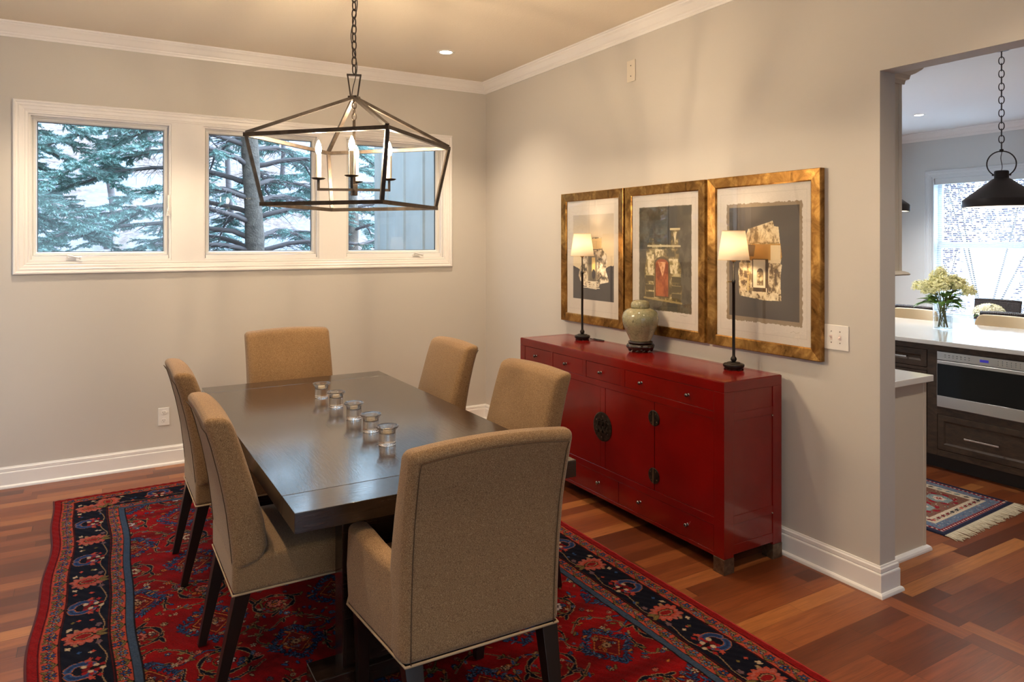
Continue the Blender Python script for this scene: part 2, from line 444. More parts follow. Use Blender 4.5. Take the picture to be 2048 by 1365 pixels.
def canvas_sheet(name, cv, mapf, mat, parent=None, thick=None):
    """mesh grid with the painted pattern as a colour attribute; mapf(X,Y)->Nx3 world array"""
    X,Y=np.meshgrid(cv.xs,cv.ys); co=mapf(X.ravel(),Y.ravel()).astype(np.float32)
    off=np.array(rootpos(parent),np.float32); co-=off
    nx,ny=cv.nx,cv.ny; N=nx*ny
    idx=np.arange(N).reshape(ny,nx)
    q=np.stack([idx[:-1,:-1],idx[:-1,1:],idx[1:,1:],idx[1:,:-1]],-1).reshape(-1,4)
    me=bpy.data.meshes.new(name)
    me.vertices.add(N); me.vertices.foreach_set('co',co.ravel())
    F=len(q); me.loops.add(F*4); me.loops.foreach_set('vertex_index',q.ravel().astype(np.int32))
    me.polygons.add(F); me.polygons.foreach_set('loop_start',np.arange(0,F*4,4,dtype=np.int32))
    try: me.polygons.foreach_set('loop_total',np.full(F,4,np.int32))
    except Exception: pass
    me.update(calc_edges=True)
    ca=me.color_attributes.new('pattern','FLOAT_COLOR','POINT')
    col=np.ones((N,4),np.float32); col[:,:3]=cv.a.reshape(-1,3); ca.data.foreach_set('color',col.ravel())
    me.materials.append(mat); me.polygons.foreach_set('use_smooth',np.ones(F,bool))
    return link(name,me,parent)
# ============================================================ THE SHELL
XL = -1.62; YS = -2.3; XK = 9.4; WT = .117; KX = XW+WT
OY0, OY1, OZ = .25, 1.907, 2.386          # opening to the kitchen
struct('floor', boxb(XL-.1, XK+.2, YS-.1, YW+.2, -.12, 0), m_floor)
struct('ceiling', boxb(XL-.1, XW+WT/2, YS-.1, YW+.2, ZC, ZC+.1), m_ceil)
struct('ceiling_kitchen', boxb(XW+WT/2, XK+.2, YS-.1, YW+.2, ZC, ZC+.1), m_ceilk)
def wall_x(bm, x0, x1, y0, y1, hole):   # wall along x, hole (a0,a1,z0,z1)
    a0,a1,z0,z1 = hole
    box(bm,x0,a0,y0,y1,0,ZC); box(bm,a1,x1,y0,y1,0,ZC); box(bm,a0,a1,y0,y1,0,z0); box(bm,a0,a1,y0,y1,z1,ZC)
def wall_y(bm, x0, x1, y0, y1, hole):
    a0,a1,z0,z1 = hole
    box(bm,x0,x1,y0,a0,0,ZC); box(bm,x0,x1,a1,y1,0,ZC)
    if z0>0: box(bm,x0,x1,a0,a1,0,z0)
    box(bm,x0,x1,a0,a1,z1,ZC)
WH = (-.38, 2.635, 1.479, 2.466)
bm=B(); wall_x(bm, XL-.1, XW+WT/2, YW, YW+.17, WH); struct('wall_back', bm, m_wall)
bm=B(); wall_y(bm, XW, KX, YS, YW, (OY0,OY1,0,OZ)); struct('wall_right', bm, m_wall)
bm=B(); wall_y(bm, XL-.16, XL, YS, YW, (3.95,5.45,.75,2.5)); struct('wall_left', bm, m_wall)
bm=B(); wall_x(bm, XL-.1, XK+.1, YS-.16, YS, (-.9,1.7,.3,2.5)); struct('wall_front', bm, m_wall)
bm=B(); wall_x(bm, XW+WT/2, XK, YW, YW+.17, (5.4,8.4,.85,2.45)); struct('wall_kitchen_back', bm, m_wallk)
KW = (3.99, 5.135, .62, 2.46)            # kitchen window hole (y0,y1,z0,z1)
bm=B(); wall_y(bm, XK, XK+.16, YS, YW+.17, KW); struct('wall_kitchen_far', bm, m_wallk)
struct('kitchen_partition_skin', boxb(KX, KX+.004, OY1+.002, YW, 0, ZC), m_wallk)['kind']='structure'
bpy.data.objects['kitchen_partition_skin'].name='wall_kitchen_left'
# crown moulding
cp = [(0,ZC-.092),(.010,ZC-.092),(.014,ZC-.080),(.019,ZC-.076),(.021,ZC-.066),(.030,ZC-.060),(.040,ZC-.048),(.052,ZC-.032),(.066,ZC-.022),(.070,ZC-.014),(.078,ZC-.012),(.080,ZC-.001),(0,ZC-.001)]
tn=[0]
def trim(bm, m=None, sm=False):
    tn[0]+=1; return struct('trim_%d'%tn[0], bm, m or m_trim)
trim(molding(B(), (XL,YW),(XW,YW),(0,-1),cp,1,1))
trim(molding(B(), (XW,YW),(XW,YS),(-1,0),cp,1,1))
trim(molding(B(), (XL,YS),(XL,YW),(1,0),cp,1,1))
cpk=[(o*1.25,ZC-(ZC-z)*1.15) for o,z in cp]
trim(molding(B(), (XK,YS),(XK,YW),(-1,0),cpk,1,1))
trim(molding(B(), (KX+.004,YW),(XK,YW),(0,-1),cpk,1,1))
# baseboards: board, stepped cap, shoe
bp = [(0,0),(.016+.013,0),(.029,.006),(.027,.014),(.021,.020),(.016,.021),(.016,.098),(.0145,.103),(.010,.106),(.0125,.110),(.012,.126),(.007,.130),(.005,.1365),(0,.137)]
struct('baseboard_back', molding(B(), (XL,YW),(XW,YW),(0,-1),bp,1,1), m_trim)
bm=B(); molding(bm,(XW,YW),(XW,OY1),(-1,0),bp,1,-1); molding(bm,(XW,OY1),(KX,OY1),(0,-1),bp,-1,-1)
struct('baseboard_right', bm, m_trim)
struct('baseboard_left', molding(B(), (XL,YS),(XL,YW),(1,0),bp,1,1), m_trim)
# ------------------------------------------------------------ dining window: three sashes in one casing
fy = lambda a,b,h: (a, YW-h, b)
cas = [(0,0),(0,.020),(.006,.026),(.014,.026),(.018,.020),(.026,.018),(.034,.021),(.040,.017),(.058,.015),(.064,.011),(.070,.013),(.078,.010),(.085,.010),(.085,-.002),(.0,-.002)]
trim(ring(B(), (-.465,2.72,1.394,2.551), cas, fy))
bm=B(); box(bm,.475,.69,YW-.008,YW+.13,1.479,2.466); trim(bm)
bm=B(); box(bm,1.545,1.76,YW-.008,YW+.13,1.479,2.466); trim(bm)
m_sash = M('window sash', (.70,.68,.64), .4); m_spacer = M('window spacer', (.05,.055,.06), .4)
def dining_window(n, a0, a1, crank_x, latch, marks):
    z0,z1 = 1.479,2.466; e=.0005
    fr = struct('window_%d'%n, ring(B(), (a0+e,a1-e,z0+e,z1-e), [(0,-.004),(.012,-.004),(.012,-.05),(.018,-.05),(.018,-.11),(0,-.11)], fy), m_trim)
    bm=B(); box(bm,a0+.018,a1-.018,YW+.012,YW+.05,z0+.012,z0+.035); struct('sill', bm, m_trim, fr)
    s = (a0+.019, a1-.019, z0+.036, z1-.019)
    sash = struct('sash', ring(B(), s, [(0,-.045),(.006,-.040),(.020,-.043),(.026,-.055),(.026,-.09),(0,-.09)], fy), m_sash, fr)
    struct('spacer', ring(B(), (s[0]+.025,s[1]-.025,s[2]+.025,s[3]-.025), [(0,-.060),(.005,-.060),(.005,-.075),(0,-.075)], fy), m_spacer, sash)
    bm=B(); box(bm,s[0]+.024,s[1]-.024,YW+.066,YW+.069,s[2]+.024,s[3]-.024)
    struct('pane', bm, m_pane, sash)
    if crank_x is not None:
        cx=crank_x; bm=B(); box(bm,cx-.03,cx+.03,YW-.012,YW+.012,z0+.006,z0+.026); tube(bm,[(cx-.02,YW-.01,z0+.026),(cx-.02,YW-.02,z0+.04),(cx+.05,YW-.022,z0+.022)],.006,8)
        lathe(bm,[(0,-.012),(.009,-.008),(.009,.006),(0,.01)],(cx+.055,YW-.022,z0+.022),12)
        struct('crank_handle', bm, m_whitepl, fr)
    if latch is not None:
        bm=B(); box(bm,latch-.006,latch+.006,YW-.006,YW+.02,1.80,1.95); tube(bm,[(latch,YW-.006,1.86),(latch-.006,YW-.03,1.84),(latch-.012,YW-.03,1.80)],.006,8)
        struct('latch', bm, m_whitepl, fr)
    if marks is not None:
        bm=B(); box(bm,marks,marks+.085,YW+.0425,YW+.0435,s[2]+.007,s[2]+.017); struct('label_strip', bm, m_spacer, sash)
        bm=B()
        q=marks-.055
        for wd in (.006,.004,.003,.005,.004,.003,.004):
            box(bm,q,q+wd,YW+.0425,YW+.0435,s[2]+.009,s[2]+.014); q+=wd+.002
        struct('lettering', bm, m_spacer, sash)
    return fr
dining_window(1, -.38, .475, -.14, .458, .08)
dining_window(2, .69, 1.545, None, None, None)
dining_window(3, 1.76, 2.635, 2.38, None, 2.06)
# ------------------------------------------------------------ other windows
fx = lambda a,b,h: (XK-h, a, b)          # kitchen far wall, towards the room = -x
m_cas2 = M('kitchen casing paint', (.66,.69,.70), .4)
trim(ring(B(), (KW[0]-.085,KW[1]+.085,KW[2]-.085,KW[3]+.085), cas, fx), m_cas2)
wk = struct('window_4', ring(B(), (KW[0]+.0005,KW[1]-.0005,KW[2]+.0005,KW[3]-.0005), [(0,-.002),(.02,-.002),(.02,-.14),(0,-.14)], fx), m_cas2)
for z0,z1,dx in ((.655,1.58,.085),(1.56,2.43,.11)):
    sa = struct('sash', ring(B(), (KW[0]+.022,KW[1]-.022,z0,z1), [(0,-dx),(.05,-dx),(.05,-dx-.03),(0,-dx-.03)], fx), m_cas2, wk)
    bm=B(); box(bm,XK+dx+.012,XK+dx+.016,KW[0]+.07,KW[1]-.07,z0+.05,z1-.05); struct('pane', bm, m_pane, sa)
m_slat = M('blind slat', (.85,.88,.90), .5)
bl = thing('window_blind','white slatted blind drawn down the bright kitchen window','blind',(XK-.0,(KW[0]+KW[1])/2,KW[2]))
bm=B(); box(bm,XK+.022,XK+.06,KW[0]+.025,KW[1]-.025,KW[3]-.10,KW[3]-.024); obj('valance',bm,m_cas2,bl)
z=KW[3]-.13; k=0
bm=B()
while z>KW[2]+.05:
    hexa(bm,[(XK+.030,KW[0]+.03,z),(XK+.052,KW[0]+.03,z+.004),(XK+.052,KW[1]-.03,z+.004),(XK+.030,KW[1]-.03,z)],[(XK+.030,KW[0]+.03,z+.0012),(XK+.052,KW[0]+.03,z+.0052),(XK+.052,KW[1]-.03,z+.0052),(XK+.030,KW[1]-.03,z+.0012)])
    z-=.024
so=obj('slats',bm,m_slat,bl)
bm=B(); box(bm,XK+.028,XK+.054,KW[0]+.03,KW[1]-.03,KW[2]+.024,KW[2]+.042); obj('bottom_rail',bm,m_slat,bl)
bm=B(); tube(bm,[(XK+.041,KW[0]+.2,KW[2]+.04),(XK+.041,KW[0]+.2,KW[3]-.1)],.0012,5); obj('cord',bm,m_slat,bl)
bm=B(); tube(bm,[(XK+.041,KW[1]-.2,KW[2]+.04),(XK+.041,KW[1]-.2,KW[3]-.1)],.0012,5); obj('cord',bm,m_slat,bl)
wk_added = struct('window_7', ring(B(), (5.4005,8.3995,.8505,2.4495), [(0,-.004),(.05,-.004),(.05,-.11),(0,-.11)], fy), m_cas2)  # added window hidden behind the dining wall, brings cool daylight into the kitchen
bm=B(); box(bm,5.45,8.35,YW+.066,YW+.07,.90,2.40); struct('pane', bm, m_pane, wk_added)
# left wall window (seen only as a reflection) and added rear window, never in view
fl = lambda a,b,h: (XL+h, a, b)
trim(ring(B(), (3.865,5.535,.665,2.585), cas, fl))
wl = struct('window_5', ring(B(), (3.9505,5.4495,.7505,2.4995), [(0,-.02),(.04,-.02),(.04,-.12),(0,-.12)], fl), m_trim)
bm=B(); box(bm,XL-.09,XL-.085,3.99,5.41,.79,2.46); struct('pane',bm,m_pane,wl)
bl2 = thing('window_blind','white slatted blind over the left wall window','blind',(XL,4.7,.76))
bm=B(); z=2.44
while z>.85:
    hexa(bm,[(XL-.03,3.995,z),(XL-.052,3.995,z+.018),(XL-.052,5.405,z+.018),(XL-.03,5.405,z)],[(XL-.03,3.995,z+.0015),(XL-.052,3.995,z+.0195),(XL-.052,5.405,z+.0195),(XL-.03,5.405,z+.0015)])
    z-=.045
obj('slats',bm,m_slat,bl2)
fs = lambda a,b,h: (a, YS+h, b)
trim(ring(B(), (-.985,1.785,.215,2.585), cas, fs))
wf_added = struct('window_6', ring(B(), (-.8995,1.6995,.3005,2.4995), [(0,-.02),(.05,-.02),(.05,-.12),(0,-.12)], fs), m_trim)  # added behind the camera to give cool fill light
bm=B(); box(bm,-.85,1.65,YS-.09,YS-.085,.35,2.45); struct('pane',bm,m_pane,wf_added)
# ------------------------------------------------------------ plates on the walls
m_slot = M('plate slot', (.05,.045,.04), .5)
t=thing('wall_outlet','white duplex electrical outlet low on the back wall','outlet',(.427,YW,.351))
obj('cover_plate', boxb(.390,.464,YW-.006,YW-.0005,.287,.415), m_whitepl, t, bevel=.003)
for z in (.322,.380):
    bm=B(); lathe(bm,[(0,-.0085),(.0165,-.0085),(.0175,-.0055),(0,-.0055)],(.427,YW,z),20,'y'); r_=obj('receptacle',bm,m_whitepl,t)
    bm=B(); box(bm,.4195,.4215,YW-.0092,YW-.0082,z-.002,z+.008); box(bm,.4320,.4340,YW-.0092,YW-.0082,z-.001,z+.007); box(bm,.425,.429,YW-.0092,YW-.0082,z-.010,z-.006); obj('slots',bm,m_slot,r_)
t=thing('light_switch','white double toggle light switch right of the framed prints','switch',(XW,2.123,1.149))
obj('cover_plate', boxb(XW-.006,XW-.0005,2.059,2.187,1.089,1.209), m_whitepl, t, bevel=.003)
for yy,s in ((2.148,1),(2.102,-1)):
    bm=B(); box(bm,XW-.008,XW-.0055,yy-.005,yy+.005,1.137,1.161); hexa(bm,[(XW-.0075,yy-.004,1.145),(XW-.0075,yy+.004,1.145),(XW-.0075,yy+.004,1.155),(XW-.0075,yy-.004,1.155)],[(XW-.020,yy-.003,1.149+s*.006),(XW-.020,yy+.003,1.149+s*.006),(XW-.020,yy+.003,1.154+s*.006),(XW-.020,yy-.003,1.154+s*.006)])
    obj('toggle',bm,M('toggle',(.74,.62,.58),.3),t)
    for zz in (1.124,1.178): obj('screw',lathe(B(),[(0,-.0075),(.003,-.0075),(.003,-.0055),(0,-.0055)],(XW,yy,zz),8,'x'),m_nickel,t)
t=thing('blank_wall_plate','small cream thermostat sensor plate high on the right wall','wall plate',(XW,3.627,2.745))
t['label']='small cream blank plate high on the right wall above the prints'
obj('cover_plate', boxb(XW-.008,XW-.0005,3.586,3.668,2.674,2.816), M('cream plate',(.70,.63,.52),.4), t, bevel=.003)
for zz in (2.71,2.78): obj('screw',lathe(B(),[(0,-.0095),(.004,-.0095),(.004,-.0075),(0,-.0075)],(XW,3.627,zz),10,'x'),m_slot,t)
# ------------------------------------------------------------ recessed lights
m_rec = emit('recessed lamp warm', WARM2, 60); m_reck = emit('recessed lamp kitchen', (1,.86,.68), 28)
def recessed(x,y,lab,mm,power,col,group=None,spot=True):
    t=thing('recessed_light',lab,'ceiling light',(x,y,ZC),0,group)
    obj('trim_ring', lathe(B(),[(.046,-.004),(.050,-.006),(.066,-.004),(.068,-.0003),(.044,-.0003),(.046,-.004)],(x,y,ZC),32), m_whitepl, t, smooth=True)
    obj('lens', lathe(B(),[(0,-.0018),(.045,-.0018),(.045,-.0008),(0,-.0008)],(x,y,ZC),24), mm, t)
    l=bpy.data.lights.new('downlight','SPOT'); l.energy=power; l.color=col; l.spot_size=math.radians(118); l.spot_blend=.75; l.shadow_soft_size=.045
    o=bpy.data.objects.new('downlight',l); C.objects.link(o); o.parent=t; o.location=(0,0,-.012)
    return t
recessed(2.284,4.846,'round recessed ceiling light, the one in view over the far corner',m_rec,L_REC*1.4,WARM2)
g='recessed ceiling lights in the dining room'
for x,y,k in ((-.15,4.846,1.4),(2.284,3.0,.62),(-.15,3.0,.9),(2.284,1.15,1.2),(-.15,1.15,.8)): recessed(x,y,'round recessed ceiling light outside the view',m_rec,L_REC*k,WARM2,g)
recessed(8.0,4.515,'round recessed light in the kitchen ceiling',m_reck,300,COOL)
for x,y,k in ((4.4,3.6,90),(4.4,1.2,50),(8.0,1.5,260),(6.6,5.0,260)): recessed(x,y,'round recessed kitchen light outside the view',m_reck,k,COOL,'recessed lights in the kitchen ceiling out of view')
# ============================================================ DINING TABLE
TX0,TX1,TY0,TY1,TZ = .535,1.612,2.235,4.452,.76
t=thing('dining_table','dark espresso dining table set on the red rug','table',((TX0+TX1)/2,(TY0+TY1)/2,0))
top=obj('tabletop', boxb(TX0,TX1,TY0+.178,TY1-.178,TZ-.066,TZ), m_table, t, bevel=.0025)
obj('breadboard_end', boxb(TX0,TX1,TY0,TY0+.177,TZ-.066,TZ), m_tablex, t, bevel=.0025)
obj('breadboard_end', boxb(TX0,TX1,TY1-.177,TY1,TZ-.066,TZ), m_tablex, t, bevel=.0025)
for yy in (2.52,4.14):
    obj('pedestal', boxb(.76,1.39,yy-.045,yy+.045,.0785,TZ-.0665), m_tablex, t, bevel=.004)
    obj('foot', boxb(.66,1.49,yy-.065,yy+.065,.0155,.078), m_tablex, t, bevel=.006)
obj('stretcher', boxb(1.04,1.11,2.566,4.094,.16,.26), m_table, t, bevel=.004)
# ============================================================ CHAIRS
def curved_slab(rear, front, w0, w1, zmin, zmax, arch=.0, ny=9, cup=0):
    """side profile rear/front polylines (x,z) bottom->top, extruded across y; width goes w0->w1"""
    def resample(P,n):
        L=[0]
        for a,b in zip(P,P[1:]): L.append(L[-1]+math.hypot(b[0]-a[0],b[1]-a[1]))
        out=[]
        for i in range(n):
            s=L[-1]*i/(n-1); k=0
            while k<len(L)-2 and L[k+1]<s: k+=1
            f=(s-L[k])/(L[k+1]-L[k]); out.append((P[k][0]+f*(P[k+1][0]-P[k][0]),P[k][1]+f*(P[k+1][1]-P[k][1])))
        return out
    n=12; R=resample(rear,n); F=resample(front,n); bm=B(); nt_=5
    grid=[]
    for j in range(ny):
        u=-1+2*j/(ny-1); col=[]
        for i in range(n):
            for k in range(nt_):
                if 0<i<n-1 and 0<k<nt_-1 and 0<j<ny-1: col.append(None); continue
                f=k/(nt_-1); x=R[i][0]*(1-f)+F[i][0]*f; z=R[i][1]*(1-f)+F[i][1]*f
                h=(z-zmin)/(zmax-zmin); wd=(w0+(w1-w0)*max(0,h))/2
                bulge=.010*(1-(2*f-1)**2)
                yy=u*(wd+ (bulge if abs(u)>.99 else 0))
                z2=z+arch*max(0,h)**3*(1-u*u)
                if i==n-1: z2+=.012*(1-(2*f-1)**2)
                if k==nt_-1: x+=.012*(1-u*u)*math.sin(PI*min(1,max(0,h)))
                col.append(bm.verts.new((x,yy,z2)))
        grid.append(col)
    g=lambda j,i,k: grid[j][i*nt_+k]
    for j in range(ny-1):
        for i in range(n-1):
            bm.faces.new((g(j,i,0),g(j+1,i,0),g(j+1,i+1,0),g(j,i+1,0)))
            bm.faces.new((g(j,i,nt_-1),g(j,i+1,nt_-1),g(j+1,i+1,nt_-1),g(j+1,i,nt_-1)))
        for k in range(nt_-1):
            bm.faces.new((g(j,0,k),g(j,0,k+1),g(j+1,0,k+1),g(j+1,0,k)))
            bm.faces.new((g(j,n-1,k),g(j+1,n-1,k),g(j+1,n-1,k+1),g(j,n-1,k+1)))
    for j in (0,ny-1):
        for i in range(n-1):
            for k in range(nt_-1):
                bm.faces.new((g(j,i,k),g(j,i+1,k),g(j,i+1,k+1),g(j,i,k+1)))
    # seam line points around the rear face
    seam=[]; ins=.016
    def pt(u,i,off=-.0012):
        x,z=R[i]; h=(z-zmin)/(zmax-zmin); wd=(w0+(w1-w0)*max(0,h))/2-.021
        return (x+off+(.0015 if i==n-1 else 0),u*wd,z+arch*max(0,h)**3*(1-u*u)-(.023 if i==n-1 else 0))
    seam=[pt(-1,i) for i in range(n)]+[pt(-1+2*j/8,n-1) for j in range(1,9)]+[pt(1,i) for i in range(n-1,-1,-1)]
    return bm, seam
def pillow_box(x0,x1,y0,y1,z0,z1,crown=.012,n=8):
    bm=bmesh.new(); nx=n; ny=n; T=[];
    g=[[None]*(ny+1) for _ in range(nx+1)]; b=[[None]*(ny+1) for _ in range(nx+1)]
    for i in range(nx+1):
        for j in range(ny+1):
            u=i/nx; v=j/ny; x=x0+(x1-x0)*u; y=y0+(y1-y0)*v
            c=crown*(1-(2*u-1)**4)*(1-(2*v-1)**4)
            g[i][j]=bm.verts.new((x,y,z1+c))
            if i in(0,nx) or j in(0,ny): b[i][j]=bm.verts.new((x,y,z0))
    for i in range(nx):
        for j in range(ny): bm.faces.new((g[i][j],g[i+1][j],g[i+1][j+1],g[i][j+1]))
    for i in range(nx):
        bm.faces.new((g[i][0],b[i][0],b[i+1][0],g[i+1][0])); bm.faces.new((g[i][ny],g[i+1][ny],b[i+1][ny],b[i][ny]))
    for j in range(ny):
        bm.faces.new((g[0][j],g[0][j+1],b[0][j+1],b[0][j])); bm.faces.new((g[nx][j],b[nx][j],b[nx][j+1],g[nx][j+1]))
    bm.faces.new([b[i][0] for i in range(nx+1)]+[b[nx][j] for j in range(1,ny+1)]+[b[i][ny] for i in range(nx-1,-1,-1)]+[b[0][j] for j in range(ny-1,0,-1)])
    return bm
def fab(name,bm,parent,bv=.018):
    return obj(name,bm,m_fab,parent,bevel=bv,seg=3)
def side_chair(label,group):
    """local: faces +x, origin under the rear hem, on the rug"""
    t=thing('dining_chair',label,'chair',(0,0,0),0,group)
    W=.49; h=W/2
    rear=[(.004,.45),(-.004,.54),(-.018,.66),(-.040,.78),(-.072,.91),(-.098,.985)]
    front=[(.10,.475),(.118,.52),(.108,.60),(.082,.70),(.050,.81),(.020,.91),(-.004,.975)]
    bm,seam=curved_slab(rear,front,W,W+.01,.45,.985,.012)
    fab('backrest',bm,t,.02)
    fab('seat',pillow_box(0,.60,-h,h,.368,.492,.012),t,.018)
    zz=.369
    obj('welt',tube(B(),[(0,-h+.004,zz),(.6,-h+.004,zz),(.6,h-.004,zz),(0,h-.004,zz)],.0042,6,closed=True),m_welt,t,smooth=True)
    obj('seam',tube(B(),seam,.0016,5),m_seam,t,smooth=True)
    # seam down each side where the back panel meets the seat
    for (tp,bt) in (((.035,h-.03,.367),(-.045,h-.045,.0)),((.035,-h+.03,.367),(-.045,-h+.045,.0)),((.555,h-.035,.367),(.565,h-.04,.0)),((.555,-h+.035,.367),(.565,-h+.04,.0))):
        bm=B(); taper_leg(bm,tp,bt,.052,.030); obj('leg',bm,m_leg,t,bevel=.002)
    return t
def arm_chair(label,group):
    """local: faces +x"""
    t=thing('dining_armchair',label,'armchair',(0,0,0),0,group)
    W=.525; h=W/2
    rear=[(0,.370),(-.004,.50),(-.014,.64),(-.034,.79),(-.066,.92),(-.090,.998)]
    front=[(.12,.370),(.135,.50),(.124,.62),(.096,.74),(.064,.84),(.032,.93),(.008,.990)]
    bm,seam=curved_slab(rear,front,W,W+.004,.370,.998,.016)
    fab('backrest',bm,t,.024)
    fab('seat',pillow_box(.10,.56,-h+.004,h-.004,.370,.500,.014),t,.03)
    for s in (-1,1):
        y0=h; 
        # arm panel: plan flares out towards the front; top surface slightly hollow
        bm=B(); N=6; pr=[]
        for i in range(N+1):
            f=i/N; x=.006+.43*f; yo=h-.002+.045*f; yi=yo-.072
            zt=.636-.02*math.sin(PI*min(1,f*1.1))+.008*f
            zb=.370
            pr.append([bm.verts.new((x,s*yi,zb)),bm.verts.new((x,s*yo,zb)),bm.verts.new((x,s*(yo+.006),(zb+zt)/2)),bm.verts.new((x,s*yo,zt)),bm.verts.new((x,s*(yo+yi)/2,zt+.006)),bm.verts.new((x,s*yi,zt))])
        for a,b in zip(pr,pr[1:]):
            for k in range(6): bm.faces.new((a[k],a[(k+1)%6],b[(k+1)%6],b[k]))
        bm.faces.new(pr[0]); bm.faces.new(pr[-1][::-1])
        fab('armrest',bm,t,.02)
    zz=.371; e=.004
    obj('welt',tube(B(),[(0,-h+e,zz),(.436,-h-.04,zz),(.56,-h+.01,zz),(.56,h-.01,zz),(.436,h+.04,zz),(0,h-e,zz)],.0044,6,closed=True),m_welt,t,smooth=True)
    obj('seam',tube(B(),seam,.0017,5),m_seam,t,smooth=True)
    for (tp,bt) in (((.03,h-.032,.369),(-.075,h-.045,.0)),((.03,-h+.032,.369),(-.075,-h+.045,.0)),((.50,h-.03,.369),(.515,h-.035,.0)),((.50,-h+.03,.369),(.515,-h+.035,.0))):
        bm=B(); taper_leg(bm,tp,bt,.056,.032); obj('leg',bm,m_leg,t,bevel=.002)
    return t
RZ=.0150
gch='upholstered chairs around the dining table'
ch=side_chair('tan upholstered chair at left of the table, the one nearer the camera',gch); ch.location=(.408,2.825,RZ)
dup(ch,(.400,3.79,RZ),0,'tan upholstered chair at left of the table, farther one towards the window wall')
dup(ch,(1.792,2.90,RZ),PI+.03,'tan upholstered chair at right of the table, nearer one in front of the red sideboard')
dup(ch,(1.828,3.87,RZ),PI-.01,'tan upholstered chair at right of the table, farther one by the room corner')
ac=arm_chair('tan upholstered armchair in the foreground with its back to the camera',gch); ac.location=(1.022,1.885,RZ); ac.rotation_euler=(0,0,PI/2-.03)
dup(ac,(1.112,4.80,RZ),-PI/2+.02,'tan upholstered armchair at the far head of the table under the window')
# ============================================================ GLASS VOTIVES WITH TEALIGHTS
def votive(label):
    t=thing('glass_candle_holder',label,'candle holder',(0,0,0),0,'clear glass votives in a row along the table')
    k=1.0
    prof=[(0,.004),(.012,.003),(.026,.0),(.032,.0),(.0355,.003),(.0358,.008),(.0352,.030),(.0350,.050),(.0345,.054),(.0352,.058),(.0395,.065),(.0455,.072),(.0475,.076),(.0465,.0785),(.0435,.0770),(.0385,.0695),(.0320,.0620),(.0295,.0575),(.0285,.050),(.0265,.0465),(0,.0465)]
    # solid foot with a small dimple and a heavy shoulder around the tealight cup
    obj('cup',lathe(B(),prof,(0,0,0),48),m_glass,t,smooth=True)
    return t
m_alu=M('tealight cup',(.8,.78,.74),.25,metal=.9)
def tealight(label):
    t=thing('tealight_candle',label,'candle',(0,0,0),0,'cream tealights in the glass votives')
    obj('wax',lathe(B(),[(0,.0005),(.0185,.0005),(.0185,.016),(.0175,.0165),(0,.0160)],(0,0,0),32),m_wax,t,smooth=False)
    obj('wick',tube(B(),[(0,0,.0162),(.001,0,.022)],.0008,6),m_black,t)
    return t
ords=['farthest from the camera','second from the far end','middle one of the row of five','second from the near end','nearest the camera']
vp=[(1.065,3.845),(1.068,3.585),(1.068,3.295),(1.063,3.04),(1.052,2.805)]
v0=votive('clear glass votive holder, '+ords[0]+' in the row on the table'); v0.location=(*vp[0],TZ+.0006)
for p,o_ in list(zip(vp,ords))[1:]: dup(v0,(*p,TZ+.0006),None,'clear glass votive holder, '+o_+(' on the table' if 'middle' in o_ else ' in the row on the table'))
c0=tealight('cream tealight inside the glass votive '+ords[0]); c0.location=(*vp[0],TZ+.0476)
for p,o_ in list(zip(vp,ords))[1:]: dup(c0,(*p,TZ+.0476),None,'cream tealight inside the glass votive, '+o_)
# ============================================================ LANTERN CHANDELIER
CX,CY=1.085,3.345
lt=thing('lantern_chandelier','dark iron open cage lantern hanging by a chain over the dining table','chandelier',(CX,CY,ZC))
ang=math.radians(-47)
def crn(hs,z,k):
    a=ang+PI/4+k*PI/2; r=hs*math.sqrt(2); return Vector((CX+r*math.cos(a),CY+r*math.sin(a),z))
Zt,Zb=2.095,1.782; hT,hB=.352,.302; zap=2.305
wI=.0175
tp=[crn(hT,Zt,k) for k in range(4)]; bt=[crn(hB,Zb,k) for k in range(4)]
for k in range(4):
    for P_ in (tp,bt):
        bm=B(); a=P_[k]; b=P_[(k+1)%4]; d=(b-a).normalized()*wI/2; bar(bm,a-d*.98,b+d*.98,.018,wI); obj('frame_rail',bm,m_iron,lt)
    bm=B(); bar(bm,tp[k]+Vector((0,0,-.009)),bt[k]+Vector((0,0,.009)),.018,.015,(tp[k]-Vector((CX,CY,Zt)))); obj('frame_upright',bm,m_iron,lt)
    bm=B(); c_=Vector((CX,CY,zap)); dd=(tp[k]-Vector((CX,CY,Zt))).normalized(); bar(bm,tp[k]+Vector((0,0,.009)),c_+dd*.018,.018,.015); obj('roof_bar',bm,m_iron,lt)
bm=B(); box(bm,-.022,.022,-.022,.022,-.006,.012); bmesh.ops.rotate(bm,verts=bm.verts,cent=(0,0,0),matrix=Matrix.Rotation(ang,3,'Z')); bmesh.ops.translate(bm,verts=bm.verts,vec=(CX,CY,zap)); obj('hub',bm,m_iron,lt)
ax=Vector((math.cos(-TH+.2),math.sin(-TH+.2),0)); C0=Vector((CX,CY,0))
bm=B(); zA,zB=zap+.014,2.42
bar(bm,C0-ax*.017+Vector((0,0,zA)),C0-ax*.031+Vector((0,0,zB)),.016,.007,ax)
bar(bm,C0+ax*.017+Vector((0,0,zA)),C0+ax*.031+Vector((0,0,zB)),.016,.007,ax)
bar(bm,C0-ax*.035+Vector((0,0,zB)),C0+ax*.035+Vector((0,0,zB)),.016,.008)
obj('yoke',bm,m_iron,lt)
